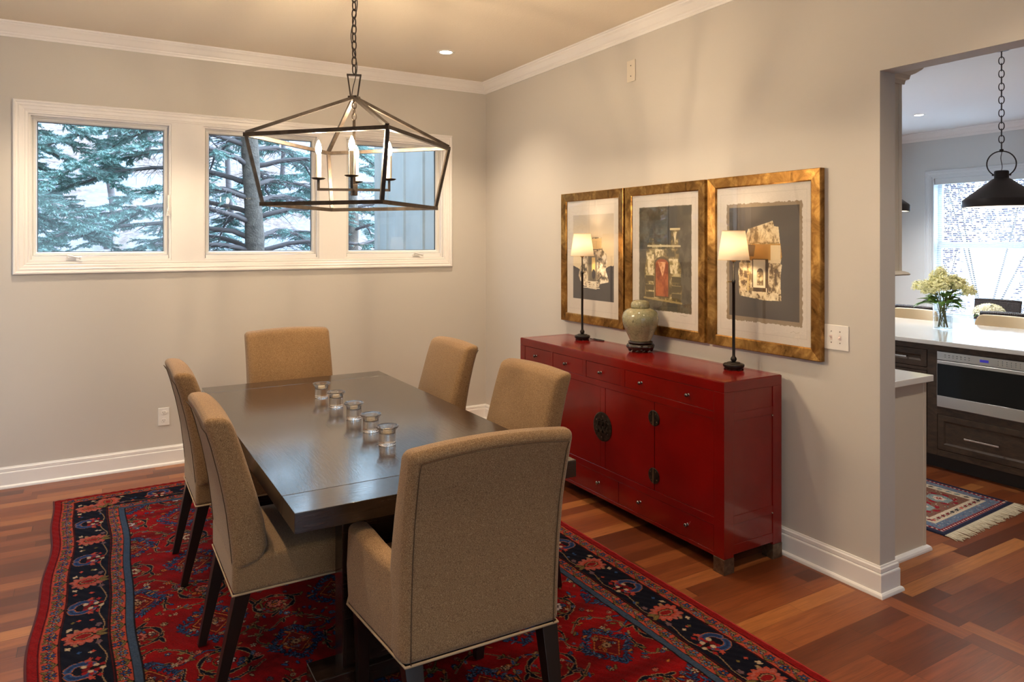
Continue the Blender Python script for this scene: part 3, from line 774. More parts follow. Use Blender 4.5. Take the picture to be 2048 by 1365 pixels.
def chain(bm, p, z0, z1, Lk, Wk, r, n=8, twist=0):
    pitch=Lk-2*r-.001; z=z0; k=0
    while z<z1:
        a=twist+(k%2)*PI/2; pts=[]
        for i in range(14):
            q=2*PI*i/14; u=Wk/2*math.cos(q); v=Lk/2*math.sin(q); u=math.copysign(abs(u)**.8*(Wk/2)**.2,u)
            pts.append((p[0]+u*math.cos(a),p[1]+u*math.sin(a),z+Lk/2+v))
        tube(bm,pts,r,n,closed=True); z+=pitch; k+=1
bm=B(); chain(bm,(CX,CY),2.425,ZC-.03,.046,.024,.0032,6,.6); obj('chain',bm,m_iron,lt,smooth=True)
bm=B(); tube(bm,[(CX+.012*math.sin(z*21),CY+.012*math.cos(z*17),z) for z in [2.32+i*.02 for i in range(36)]],.0022,6); obj('cord',bm,m_black,lt,smooth=True)
obj('canopy',lathe(B(),[(0,-.03),(.02,-.028),(.055,-.012),(.062,-.001),(0,-.001)],(CX,CY,ZC),32),m_iron,lt,smooth=True)
zc=1.862
bm=B(); tube(bm,[(CX,CY,zc),(CX,CY,2.20)],.0075,10); obj('stem',bm,m_iron,lt,smooth=True)
bm=B(); chain(bm,(CX,CY),2.20,2.29,.034,.02,.003,6); obj('chain',bm,m_iron,lt,smooth=True)
bm=B(); box(bm,-.014,.014,-.014,.014,-.028,.028); bmesh.ops.translate(bm,verts=bm.verts,vec=(CX,CY,zc)); obj('arm_hub',bm,m_iron,lt,bevel=.002)
m_bulb=emit('lantern bulb glow',(1,.77,.50),L_BULB); 
for k in range(4):
    a=-TH+math.radians(9)+k*PI/2; L=.168; d=Vector((math.cos(a),math.sin(a),0)); e=C0+d*L
    bm=B(); bar(bm,C0+d*.014+Vector((0,0,zc)),e+d*.006+Vector((0,0,zc)),.012,.012); bar(bm,e+Vector((0,0,zc)),e+Vector((0,0,zc+.045)),.012,.012,d); ar=obj('arm',bm,m_iron,lt)
    obj('drip_pan',lathe(B(),[(0,.0),(.010,.001),(.026,.004),(.034,.009),(.034,.0105),(.024,.007),(0,.006)],(e.x,e.y,zc+.045),28),m_iron,ar,smooth=True)
    obj('candle_sleeve',lathe(B(),[(0,0),(.0125,0),(.0125,.117),(.009,.118),(0,.118)],(e.x,e.y,zc+.0515),24),m_wax,ar,smooth=False)
    obj('bulb',lathe(B(),[(0,0),(.008,.001),(.013,.014),(.0145,.026),(.011,.044),(.005,.060),(0,.068)],(e.x,e.y,zc+.1705),20),m_bulb,ar,smooth=True)
# ============================================================ RED SIDEBOARD
SX0,SX1,SY0,SY1,SH=2.605,3.020,2.402,4.290,.929
sb=thing('sideboard','long red lacquered sideboard with round metal lock plate against the right wall','sideboard',((SX0+SX1)/2,(SY0+SY1)/2,0))
PW=.066
for (x,y) in ((SX0,SY0),(SX0,SY1-PW),(SX1-PW,SY0),(SX1-PW,SY1-PW)): obj('corner_post',boxb(x,x+PW,y,y+PW,.075,SH-.050),m_red,sb,bevel=.0015)
bm=B()
fx0=SX0; g=.0012
box(bm,SX0+.0002,SX1-.0002,SY0+.0002,SY1-.0002,SH-.0495,SH-.0005)          # top rail / top slab
box(bm,SX0,SX0+.03,SY0+PW,SY1-PW,.742,.7785)
box(bm,SX0,SX0+.03,SY0+PW,SY1-PW,.222,.262)
box(bm,SX0,SX0+.03,SY0+PW,SY1-PW,.075,.094)
box(bm,SX0+.03,SX1-.004,SY0+PW,SY1-PW,.10,.20); box(bm,SX0+.034,SX1-.004,SY0+PW,SY1-PW,.20,SH-.06)
for a,b in ((3.879,3.908),(3.512,3.545),(3.143,3.182),(4.232-.0,4.226)): box(bm,SX0,SX0+.03,min(a,b),max(a,b),.779,SH-.05)
obj('carcass',bm,m_red,sb,bevel=.001)
obj('carcass_gap',boxb(SX0+.026,SX0+.0335,SY0+PW,SY1-PW,.09,SH-.055),m_redg,sb)
# inset top panel line
bm=B(); ring(bm,(SX0+.004,SX1-.004,SY0+.004,SY1-.004),[(0,0),(0,.0022),(.040,.0022),(.0425,.0),(.0425,-.001),(0,-.001)],lambda a,b,h:(a,b,SH+h)); obj('top_frame',bm,m_red,sb)
bm=B(); box(bm,SX0+.047,SX1-.047,SY0+.047,SY1-.047,SH-.0008,SH+.0018); obj('top_panel',bm,m_red,sb)
def knob(p,parent):
    obj('knob',lathe(B(),[(0,-.024),(.007,-.023),(.0105,-.018),(.010,-.013),(.005,-.010),(.0045,-.001),(.008,-.0005),(.008,.0),(0,.0)],p,20,'x'),M('knob metal',(.20,.18,.17),.18,metal=1) if 'knob metal' not in bpy.data.materials else bpy.data.materials['knob metal'],parent,smooth=True)
for (a,b,ks) in ((3.909,4.225,(4.08,)),(3.546,3.878,(3.725,)),(3.183,3.511,(3.362,)),(2.469,3.142,(2.999,2.640))):
    d=obj('drawer',boxb(SX0+.0015,SX0+.025,a+g,b-g,.780,.8775),m_red,sb,bevel=.001)
    for k in ks: knob((SX0+.001,k,.828),d)
for (a,b,ks) in ((3.20,4.223,(3.85,3.382)),(2.469,3.198,(3.010,2.646))):
    d=obj('drawer',boxb(SX0+.0015,SX0+.025,a+g,b-g,.0955,.2205),m_red,sb,bevel=.001)
    for k in ks: knob((SX0+.001,k,.164),d)
for (a,b) in ((3.806,4.223),(3.368,3.804),(2.897,3.322),(2.469,2.894)):
    obj('door',boxb(SX0+.002,SX0+.025,a+g,b-g,.2635,.7405),m_red,sb,bevel=.001)
obj('center_stile',boxb(SX0+.0008,SX0+.025,3.3235,3.3665,.2635,.7405),m_red,sb,bevel=.001)
def plate(p,r,name,split):
    bm=lathe(B(),[(0,-.0045),(r*.93,-.0045),(r,-.003),(r,-.0005),(0,-.0005)],p,40,'x'); 
    o=obj(name,bm,m_plate,sb,smooth=False)
    bm=B()
    for k in range(4 if split else 6):
        a=k*2*PI/(4 if split else 6)+.6; lathe(bm,[(0,-.0065),(.0025,-.006),(.003,-.0045),(0,-.0045)],(p[0],p[1]+r*.72*math.cos(a),p[2]+r*.72*math.sin(a)),8,'x')
    if split: box(bm,p[0]-.009,p[0]-.0045,p[1]-.0035,p[1]+.0035,p[2]-r*.92,p[2]+r*.92)
    obj('studs',bm,m_nickel if not split else M('hinge pin',(.30,.22,.13),.35,metal=.9),o,smooth=False)
    return o
lp=plate((SX0,3.345,.508),.087,'lock_plate',False)
for s in (-1,0,1):
    yy=3.345+s*.036
    bm=B(); box(bm,SX0-.009,SX0-.0045,yy-.014,yy+.014,.535,.542); box(bm,SX0-.011,SX0-.0045,yy-.006,yy+.006,.512,.552)
    tube(bm,[(SX0-.008,yy-.012,.512),(SX0-.014,yy-.012,.492),(SX0-.012,yy,.478),(SX0-.014,yy+.012,.492),(SX0-.008,yy+.012,.512)],.0022,6); box(bm,SX0-.013,SX0-.0045,yy-.004,yy+.004,.470,.486)
    obj('hasp',bm,m_plate,lp,bevel=.0008)
for zz in (.655,.343): plate((SX0,2.896,zz),.0425,'hinge_plate',True)
# end panels
for yy,s in ((SY0,1),(SY1,-1)):
    a=yy+s*.004; b=yy+s*.022
    e=obj('end_panel',boxb(SX0+PW,SX1-PW,min(a,b),max(a,b),.10,SH-.05),m_red,sb)
    for z0,z1 in ((.088,.135),(.233,.2735),(.7365,.7755),(.8775,SH-.048)):
        aa,bb=sorted((yy+s*.001,yy+s*.02)); obj('end_rail',boxb(SX0+PW,SX1-PW,aa,bb,z0,z1),m_red,e,bevel=.001)
for zz in (.732,.238): obj('end_pin',lathe(B(),[(0,-.004),(.004,-.0035),(.0045,0),(0,0)],(SX1-PW-.006,SY0,zz),10,'y'),m_nickel,sb)
for (x,y) in ((SX0,SY0),(SX0,SY1-PW),(SX1-PW,SY0),(SX1-PW,SY1-PW)):
    obj('brass_foot',boxb(x-.0015,x+PW+.0015,y-.0015,y+PW+.0015,.0005,.0745),m_brassold,sb,bevel=.001)
# ============================================================ BUFFET LAMPS
def shade_mat():
    m=bpy.data.materials.new('cream lamp shade'); b=NB(m); t_=b.t
    b.base((.93,.86,.74)); b.p.inputs['Roughness'].default_value=.8
    tr=b.n('ShaderNodeBsdfTranslucent'); tr.inputs[0].default_value=(1,.93,.80,1)
    mx=b.n('ShaderNodeMixShader'); mx.inputs[0].default_value=.55
    o=[n for n in t_.nodes if n.type=='OUTPUT_MATERIAL'][0]
    b.l(b.p.outputs[0],mx.inputs[1]); b.l(tr.outputs[0],mx.inputs[2]); b.l(mx.outputs[0],o.inputs[0]); return m
m_shade=shade_mat(); m_lbulb=emit('lamp bulb',(1,.76,.50),L_LAMP); m_brass=M('brass socket',(.55,.36,.14),.3,metal=1)
def lamp(label):
    t=thing('buffet_lamp',label,'lamp',(0,0,0),0,'lit buffet lamps on the sideboard')
    obj('base',lathe(B(),[(0,.004),(.046,.004),(.048,.010),(.054,.013),(.056,.020),(.055,.027),(.050,.031),(.036,.033),(.034,.037),(.010,.040),(0,.040)],(0,0,0),12),m_dark,t,bevel=.001)
    bm=B()
    for k in range(6): a=k*PI/3; lathe(bm,[(0,0),(.006,0),(.006,.005),(0,.005)],(.045*math.cos(a),.045*math.sin(a),0),8)
    obj('foot_pads',bm,m_dark,t)
    obj('pole',lathe(B(),[(0,.038),(.008,.040),(.014,.046),(.0165,.054),(.014,.062),(.009,.068),(.0078,.075),(.0078,.455),(.0095,.457),(.0095,.474),(.0055,.476),(.0055,.575),(0,.576)],(0,0,0),20),m_dark,t,smooth=True)
    bm=B(); tube(bm,[(.008,0,.466),(.030,.012,.466)],.0025,8); lathe(bm,[(0,-.004),(.005,-.003),(.005,.003),(0,.004)],(.030,.012,.466),10); obj('thumb_screw',bm,m_brass,t)
    obj('socket',lathe(B(),[(0,.572),(.010,.573),(.014,.580),(.014,.600),(.010,.606),(.010,.632),(0,.633)],(0,0,0),20),m_brass,t,smooth=True)
    bb=obj('bulb',lathe(B(),[(0,.634),(.008,.636),(.014,.648),(.016,.660),(.013,.676),(.006,.690),(0,.696)],(0,0,0),16),m_lbulb,t,smooth=True)
    sh=obj('shade',lathe(B(),[(.0815,.582),(.0592,.736),(.0580,.736),(.0803,.582),(.0815,.582)],(0,0,0),48),m_shade,t,smooth=True)
    bm=B()
    for r,z in ((.0816,.582),(.0590,.736)): tube(bm,[(r*math.cos(2*PI*k/40),r*math.sin(2*PI*k/40),z) for k in range(40)],.0016,6,closed=True)
    for k in range(3): a=k*2*PI/3; tube(bm,[(.012*math.cos(a),.012*math.sin(a),.628),(.0585*math.cos(a),.0585*math.sin(a),.728)],.0012,5)
    obj('shade_trim',bm,M('shade tape',(.80,.62,.36),.7),sh,smooth=True)
    return t
la=lamp('slim bronze buffet lamp at the far left end of the sideboard, cream shade lit'); la.location=(2.917,3.975,SH+.0024)
lb=dup(la,(2.926,2.632,SH+.0024),2.4,'slim bronze buffet lamp at the near right end of the sideboard, cream shade lit')
zz=SH+.0055
o=obj('power_cord',tube(B(),[(2.955,3.935,zz+.004),(2.968,3.90,zz),(2.972,3.86,zz),(2.985,3.83,zz),(2.998,3.835,zz),(3.0,3.87,zz),(2.995,3.92,zz),(3.005,3.96,zz)],.0032,8),m_black,None,smooth=True)
tag(o,'black power cord looping behind the far lamp on the sideboard','cord')
# ============================================================ GINGER JAR ON ITS STAND
JX,JY=2.915,3.365; jz=SH+.0024
st=thing('carved_stand','dark carved wooden stand beneath the celadon jar','stand',(JX,JY,jz))
m_stand=M('carved rosewood',(.018,.010,.007),.22,coat=.4)
bm=lathe(B(),[(0,.052),(.070,.050),(.074,.053),(.076,.058),(.074,.063),(.066,.065),(.060,.064),(0,.062)],(JX,JY,jz),48); obj('rim',bm,m_stand,st,smooth=True)
bm=B(); N=96; prof=[(.062,.052),(.078,.046),(.086,.037),(.084,.026),(.072,.018),(.066,.012)]
rings=[]
for r,h in prof:
    rings.append([bm.verts.new((JX+(r+.004*math.sin(10*2*PI*k/N)*(1 if .02<h<.05 else .3))*math.cos(2*PI*k/N),JY+(r+.004*math.sin(10*2*PI*k/N)*(1 if .02<h<.05 else .3))*math.sin(2*PI*k/N),jz+h-(.006*abs(math.sin(5*2*PI*k/N)) if h<.02 else 0))) for k in range(N)])
for A_,D_ in zip(rings,rings[1:]):
    for k in range(N): bm.faces.new((A_[k],A_[(k+1)%N],D_[(k+1)%N],D_[k]))
o=obj('apron',bm,m_stand,st,smooth=True); sm_=o.modifiers.new('s','SOLIDIFY'); sm_.thickness=.006
for k in range(5):
    a=2*PI*k/5+.3; c_,s_=math.cos(a),math.sin(a)
    bm=B(); tube(bm,[(JX+r*c_,JY+r*s_,jz+h) for r,h in ((.066,.024),(.074,.016),(.070,.008),(.064,.0055))],[.009,.008,.007,.005],10); obj('foot',bm,m_stand,st,smooth=True)
jr=thing('ginger_jar','grey-green crackle glazed lidded jar on the sideboard','jar',(JX,JY,jz+.0635))
pb=[(.066,.008),(.074,.026),(.086,.052),(.100,.084),(.109,.112),(.1125,.138),(.110,.160),(.101,.180),(.085,.195),(.066,.204),(.052,.206)]
def smoothprof(P,n=4):
    out=[]
    for i in range(len(P)-1):
        p0=P[max(i-1,0)];p1=P[i];p2=P[i+1];p3=P[min(i+2,len(P)-1)]
        for k in range(n):
            t_=k/n; f=lambda a,b,c,d: .5*((2*b)+(-a+c)*t_+(2*a-5*b+4*c-d)*t_*t_+(-a+3*b-3*c+d)*t_**3)
            out.append((max(0,f(p0[0],p1[0],p2[0],p3[0])),f(p0[1],p1[1],p2[1],p3[1])))
    out.append(P[-1]); return out
obj('body',lathe(B(),[(0,.002),(.063,.002),(.065,.004)]+smoothprof(pb)+[(.049,.2065),(0,.2065)],(JX,JY,jz+.0635),64),m_celadon,jr,smooth=True)
obj('lid',lathe(B(),[(0,.2072),(.055,.2072),(.0575,.2085)]+smoothprof([(.0580,.212),(.0585,.224),(.0565,.235),(.050,.245),(.037,.252),(.020,.2555),(.001,.2565)])+[(0,.2565)],(JX,JY,jz+.0635),64),m_celadon,jr,smooth=True)
# ============================================================ THE RED PERSIAN RUG
RX0,RX1,RY0,RY1=-.212,2.300,1.22,5.185
NAVY=(14,16,34); RED=(146,8,12); SAL=(196,84,62); PINK=(190,108,92); CRE=(214,196,160); BLU=(56,92,140); LBL=(92,124,160); OLV=(124,112,62); DK=(26,10,14); WINE=(84,12,20); ORG=(196,116,52); TAN=(166,138,98); MAU=(120,96,100)
cv=Canvas(RX1-RX0,RY1-RY0,.0034,RED)
rr=random.Random(3)
# soft dye bands across the field
row=np.ones(cv.ny,np.float32)
for q in range(24): row+=.05*np.sin(cv.ys*rr.uniform(3,60)+rr.uniform(0,6))
cv.a*=row[:,None,None]
def E(f,cx,cy,rx,ry,rot,c,wob=0,k=6,ph=0,n=18):
    if wob: n=k*6
    pts=[]
    for i in range(n):
        a=2*PI*i/n; r=1+wob*math.cos(k*a+ph); u=rx*r*math.cos(a); v=ry*r*math.sin(a)
        pts.append(f(cx+u*math.cos(rot)-v*math.sin(rot),cy+u*math.sin(rot)+v*math.cos(rot)))
    cv.poly(pts,c)
def Ln(f,pts,w_,c): cv.line([f(*p) for p in pts],w_,c)
def Fl(f,cx,cy,r,n,c,cc,edge=DK,ph=0):
    for k in range(n):
        a=ph+2*PI*k/n; E(f,cx+.6*r*math.cos(a),cy+.6*r*math.sin(a),r*.50,r*.36,a,edge,n=10)
    for k in range(n):
        a=ph+2*PI*k/n; E(f,cx+.6*r*math.cos(a),cy+.6*r*math.sin(a),r*.36,r*.22,a,c,n=8)
    E(f,cx,cy,r*.34,r*.34,0,edge,n=8); E(f,cx,cy,r*.22,r*.22,0,cc,n=8)
def leaf(f,x,y,a,L,w_,c,edge=DK):
    E(f,x+math.cos(a)*L/2,y+math.sin(a)*L/2,L/2+.0025,w_/2+.0025,a,edge,n=10); E(f,x+math.cos(a)*L/2,y+math.sin(a)*L/2,L/2,w_/2,a,c,n=10)
I=lambda x,y:(x,y)
Wd,Hd=cv.w,cv.h
# ---- field
ox,oy=-RX0,RY1
def fld(x,y): return (x+ox, oy-y)
def medallion(cx,cy,s):
    f=lambda u,v: fld(cx+u,cy+v)
    P_=[(0,.155*s),(.125*s,0),(0,-.155*s),(-.125*s,0)]
    per=[]
    for i in range(4):
        a=P_[i]; b=P_[(i+1)%4]
        for k in range(9): per.append((a[0]+(b[0]-a[0])*k/9,a[1]+(b[1]-a[1])*k/9,math.atan2(b[1]-a[1],b[0]-a[0])))
    for x,y,a in per:
        for sd in (-1,1,1,-1): leaf(f,x+rr.uniform(-.006,.006),y+rr.uniform(-.006,.006),a+sd*rr.uniform(.4,1.3),.026*s,.0062,rr.choice([BLU,BLU,LBL,(40,70,120)]),(18,20,44))
    cv.poly([f(*p) for p in ((0,.105*s),(.083*s,0),(0,-.105*s),(-.083*s,0))],DK)
    cv.poly([f(*p) for p in ((0,.099*s),(.078*s,0),(0,-.099*s),(-.078*s,0))],ORG)
    cv.poly([f(*p) for p in ((0,.092*s),(.072*s,0),(0,-.092*s),(-.072*s,0))],(110,16,18))
    for k in range(44):
        u=rr.uniform(-1,1); v=rr.uniform(-1,1)
        if abs(u)+abs(v)<.85: Fl(f,u*.062*s,v*.078*s,rr.uniform(.008,.012),5,rr.choice([PINK,CRE,MAU,LBL,ORG]),rr.choice([RED,ORG]),DK)
    Fl(f,0,0,.020,8,TAN,WINE); 
def scroll(cx,cy,r,fl=0,ph=0,dr=1):
    f=lambda u,v: fld(cx+u*dr,cy+v)
    N=34
    for wid,c in ((1.0,TAN),(0,NAVY)):
        for k in range(N):
            a=ph+2*PI*k/N*1.04; b=ph+2*PI*(k+1)/N*1.04; q=r*(1-.10*k/N); w_=.005+.013*abs(math.sin(3*a-ph*3))**2
            Ln(f,[(q*math.cos(a),q*.86*math.sin(a)),(q*math.cos(b),q*.86*math.sin(b))],w_+(.006 if wid else 0),c)
    for k in range(3):
        a=ph+.5+2*PI*k/3; leaf(f,r*math.cos(a),r*.86*math.sin(a),a+.8,.05,.015,NAVY,TAN); leaf(f,r*.9*math.cos(a),r*.78*math.sin(a),a+2.4,.035,.010,OLV,DK)
    pts=[(r*.62*math.cos(a)*(1-.05*i),r*.55*math.sin(a)*(1-.05*i)) for i,a in enumerate([ph+j*.42 for j in range(10)])]
    Ln(f,pts,.006,OLV); Ln(f,pts,.003,DK)
    cc=[CRE,(206,200,196),PINK][fl%3]
    Fl(f,0,0,.036,9,cc,(90,30,40)); Fl(f,0,0,.017,6,rr.choice([RED,MAU,ORG]),CRE,DK)
    for k in range(4): a=ph+k*1.6; Fl(f,r*.68*math.cos(a),r*.6*math.sin(a),.011,5,rr.choice([LBL,PINK,CRE]),ORG)
def vine(pts,w_=.008,c=NAVY):
    # smooth
    Q=[]
    for i in range(len(pts)-1):
        p0=pts[max(i-1,0)];p1=pts[i];p2=pts[i+1];p3=pts[min(i+2,len(pts)-1)]
        for k in range(8):
            t_=k/8; g=lambda a,b,c_,d: .5*((2*b)+(-a+c_)*t_+(2*a-5*b+4*c_-d)*t_*t_+(-a+3*b-3*c_+d)*t_**3)
            Q.append((g(p0[0],p1[0],p2[0],p3[0]),g(p0[1],p1[1],p2[1],p3[1])))
    Ln(fld,Q,[w_*(1+.5*math.sin(i*.5))+.005 for i in range(len(Q))],TAN if c==NAVY else DK); Ln(fld,Q,[w_*(1+.5*math.sin(i*.5)) for i in range(len(Q))],c)
    for i in range(4,len(Q)-2,7):
        a=math.atan2(Q[i+1][1]-Q[i][1],Q[i+1][0]-Q[i][0]); leaf(fld,*Q[i],a+.7,.03,.010,rr.choice([OLV,NAVY,BLU]),TAN); leaf(fld,*Q[i],a-.8,.022,.009,OLV,DK)
per=.655; px=.525
cols=[(.175+px*i) for i in range(5)]
for i in range(-1,6):
    for j in range(-1,8):
        x=.43+px*i; y=3.195+per*(j-2)
        scroll(x+.0,y+per/2,.098,i+j,i*1.3+j,1)
        vine([(x-px/2+.12,y+per/2+.02),(x-.15,y+.20),(x+.03,y+.20),(x+.14,y+.27)],.006)
        vine([(x-.10,y+per/2+.1),(x-.16,y+.50),(x-.24,y+.54),(x-.34,y+.46)],.005)
        vine([(x-.24,y-.20),(x-.16,y-.27),(x-.05,y-.22),(x+.04,y-.30)],.005,BLU)
        vine([(x+.20,y+.32),(x+.13,y+.40),(x+.16,y+.50),(x+.08,y+.56)],.005)
        vine([(x+.08,y-.16),(x+.15,y-.1),(x+.2,y+.02),(x+.17,y+.13)],.005,OLV)
        scroll(x+px/2-.01,y+.02,.088,j,j*2.1+i,-1)
for i in range(-1,6):
    for j in range(-1,8):
        x=.43+px*i; y=3.195+per*(j-2)
        medallion(x,y,1.0)
        medallion(x+px/2,y+per/2,.82)
        for k in range(105):
            u=x+rr.uniform(-px/2,px/2); v=y+rr.uniform(-per/2,per/2)
            if rr.random()<.6: Fl(fld,u,v,rr.uniform(.008,.016),rr.choice([5,6,7]),rr.choice([CRE,LBL,PINK,MAU,TAN,BLU,ORG]),rr.choice([RED,ORG,CRE]))
            else: leaf(fld,u,v,rr.uniform(0,6),rr.uniform(.02,.035),.010,rr.choice([OLV,BLU,TAN,ORG]))
# ---- borders: strips from the edge inwards
def strip(t0,t1,c):
    for (a,b,cx,dx) in ((t0,t1,t0,Hd-t0),): pass
    cv.rect(t0,t1,t0,Hd-t0,c); cv.rect(Wd-t1,Wd-t0,t0,Hd-t0,c); cv.rect(t0,Wd-t0,t0,t1,c); cv.rect(t0,Wd-t0,Hd-t1,Hd-t0,c)
T_=[0,.004,.036,.040,.044,.100,.104,.110,.268,.274,.279,.330,.335,.364,.369]
strip(0,.036,(150,20,22)); strip(.036,.044,DK); strip(.040,.041,RED); strip(.044,.100,SAL); strip(.100,.110,DK); strip(.103,.106,WINE)
strip(.110,.268,NAVY); strip(.268,.279,DK); strip(.271,.275,WINE); strip(.279,.330,SAL); strip(.330,.336,DK); strip(.336,.362,(66,88,112)); strip(.362,.369,DK)
def side_map(k):
    return [lambda s,t:(t,s), lambda s,t:(Wd-t,s), lambda s,t:(s,t), lambda s,t:(s,Hd-t)][k]
def guard(f,t0,t1,s0,s1,pp):
    tm=(t0+t1)/2; h=(t1-t0)/2; n=max(1,round((s1-s0)/pp)); pp=(s1-s0)/n
    wv=[(s0+(s1-s0)*i/(n*12),tm+h*.72*math.sin(2*PI*i/24)) for i in range(n*12+1)]
    Ln(f,wv,.0085,DK); Ln(f,wv,.0045,OLV)
    for i in range(n):
        s=s0+(i+.5)*pp; sg=1 if i%2==0 else -1
        Fl(f,s,tm-sg*h*.18,.0205,5,rr.choice([BLU,(48,80,136),LBL]),ORG,DK,ph=sg*PI/2)
        for sd in (-1,1):
            leaf(f,s+sd*.018,tm+sg*h*.3,(PI/2*sg)+sd*1.0,.030,.010,OLV,DK); leaf(f,s+sd*.030,tm-sg*h*.5,(-PI/2*sg)+sd*1.9,.022,.008,TAN,DK)
        Fl(f,s+pp/2,tm+sg*h*.05,.011,4,BLU,CRE)
def main(f,t0,t1,s0,s1,pp):
    tm=(t0+t1)/2; n=max(2,2*round((s1-s0)/pp/2)); pp=(s1-s0)/n
    # running cream stem near the inner edge
    st=[(s0+(s1-s0)*i/(n*10),t1-.022+.012*math.sin(2*PI*i/10)) for i in range(n*10+1)]
    Ln(f,st,.004,TAN)
    for i in range(n):
        s=s0+(i+.5)*pp
        if i%2==0:   # palmette
            for k in range(13):
                a=PI*.12+k*(2*PI-.6)/13+PI; E(f,s+.043*math.sin(a)*1.0,tm-.006+.056*math.cos(a),.024,.013,PI/2-a,rr.choice([SAL,PINK,(178,92,76)]),n=9)
            E(f,s,tm-.006,.052,.058,0,PINK,.08,13); E(f,s,tm-.006,.041,.047,0,SAL,.10,11)
            E(f,s,tm-.004,.026,.040,0,DK,.06,8); E(f,s,tm-.004,.021,.034,0,TAN,.06,8); E(f,s,tm-.004,.016,.029,0,(150,20,24),.05,6)
            leaf(f,s,tm+.040,PI/2+.5,.046,.020,OLV); leaf(f,s,tm+.040,PI/2-.5,.046,.020,OLV); 
            for sd in (-1,1):
                E(f,s+sd*.075,t1-.03,.014,.012,0,MAU,.2,5); E(f,s+sd*.078,t0+.024,.013,.009,sd*.5,CRE,.25,4); E(f,s+sd*.062,tm-.03,.010,.008,0,TAN,.2,5)
        else:        # paired blue scrolls with a checked spear
            for sd in (-1,1):
                for (w1,c1) in ((.032,ORG),(.027,BLU),(.012,(36,58,104))):
                    ar=[(s+sd*(.014+.036*math.sin(a)),t0+.060-.042*math.cos(a)) for a in [q*.27 for q in range(0,11)]]
                    Ln(f,ar,w1,c1)
                E(f,s+sd*.040,t0+.092,.010,.008,0,(170,30,30),.3,5)
            for q in range(4):
                for sd in (-1,1):
                    u=s+sd*(.024-.004*q); v=t0+.070+.020*q
                    E(f,u,v,.0125,.0105,0,[CRE,(150,24,26)][(q+(sd>0))%2],n=8)
            cv.poly([f(s-.014,t0+.062),f(s+.014,t0+.062),f(s+.004,t0+.138),f(s-.004,t0+.138)],DK); E(f,s,t0+.075,.012,.014,0,(120,20,24))
            for sd in (-1,1): E(f,s+sd*.066,tm+.01,.016,.009,sd*.7,SAL,.3,5); E(f,s+sd*.058,t1-.040,.012,.008,0,(170,40,36),.3,4)
        for q in range(3):
            E(f,s+pp/2+rr.uniform(-.014,.014),rr.uniform(t0+.02,t1-.02),.008,.007,0,rr.choice([CRE,SAL,BLU,OLV]),.25,4)
for k in range(4):
    f=side_map(k); Ls=Hd if k<2 else Wd
    guard(f,.044,.100,.05,Ls-.05,.075); guard(f,.279,.330,.29,Ls-.29,.075); main(f,.110,.268,.125 if k<2 else .14,Ls-.13,.262)
# fine wool flecks
rs=np.random.RandomState(1); cv.a*= (0.38+.26*rs.rand(cv.ny,cv.nx,1)).astype(np.float32)*np.array([1,.85,.85],np.float32)
cv.a=np.clip(cv.a,0,1)
def rugmap(X,Y):
    x=RX0+X; y=RY1-Y
    e=np.clip(1-X/.9,0,1); x=x+e*(.012*np.sin(y*3.1+.5)+.006*np.sin(y*9))
    z=.0115+.0012*np.sin(x*40)*np.sin(y*37)+.0008*np.sin(x*130+y*90)
    ed=np.minimum(np.minimum(X,Wd-X),np.minimum(Y,Hd-Y)); z=np.where(ed<.001,.0015,np.where(ed<.006,.008,z))
    y=y+np.clip(1-Y/.3,0,1)*(.010*np.sin(x*2.4)); return np.stack([x,y,z],1)
rg=thing('persian_rug','large red Persian rug with dark navy floral border beneath the dining table','rug',(1.04,3.2,0))
canvas_sheet('pile',cv,rugmap,m_rug,rg)
bm=B(); tube(bm,[(float(x),float(y),.006) for x,y,z in rugmap(np.linspace(0,0,80),np.linspace(0,Hd,80))],.005,6); obj('selvedge',bm,M('dark red selvedge',lin((70,10,14)),.95),rg,smooth=True)
bm=B(); tube(bm,[(float(x),float(y),.006) for x,y,z in rugmap(np.linspace(Wd,Wd,80),np.linspace(0,Hd,80))],.005,6); obj('selvedge',bm,M('red selvedge',lin((140,24,18)),.95),rg,smooth=True)
bm=B()
for i in range(160):
    X_=np.array([rr.uniform(0,Wd)]); p=rugmap(X_,np.array([0.]))[0]; tube(bm,[(p[0],p[1]-.002,.005),(p[0]+rr.uniform(-.006,.006),p[1]+rr.uniform(.004,.014),.003)],.0014,4)
obj('end_threads',bm,M('end threads',lin((176,70,40)),.95),rg)
del cv
# ============================================================ FRAMED PRINTS
m_mat=M('white mat paper',(.80,.76,.72),.8)
def torn(x0,x1,y0,y1,r,n,seed):
    q=random.Random(seed); P_=[]
    for i in range(n): P_.append((x0+(x1-x0)*i/n,y0+q.uniform(-r,r)))
    for i in range(n): P_.append((x1+q.uniform(-r,r),y0+(y1-y0)*i/n))
    for i in range(n): P_.append((x1-(x1-x0)*i/n,y1+q.uniform(-r,r)))
    for i in range(n): P_.append((x0+q.uniform(-r,r),y1-(y1-y0)*i/n))
    return P_
def speck(cv,x0,x1,y0,y1,n,cols,smin,smax,seed,inside=None,asp=1.0):
    q=random.Random(seed)
    for _ in range(n):
        x=q.uniform(x0,x1); y=q.uniform(y0,y1)
        if inside and not inside(x,y): continue
        cv.ell(x,y,q.uniform(smin,smax),q.uniform(smin,smax)*asp,q.uniform(0,3),q.choice(cols),.3,5,q.uniform(0,6))
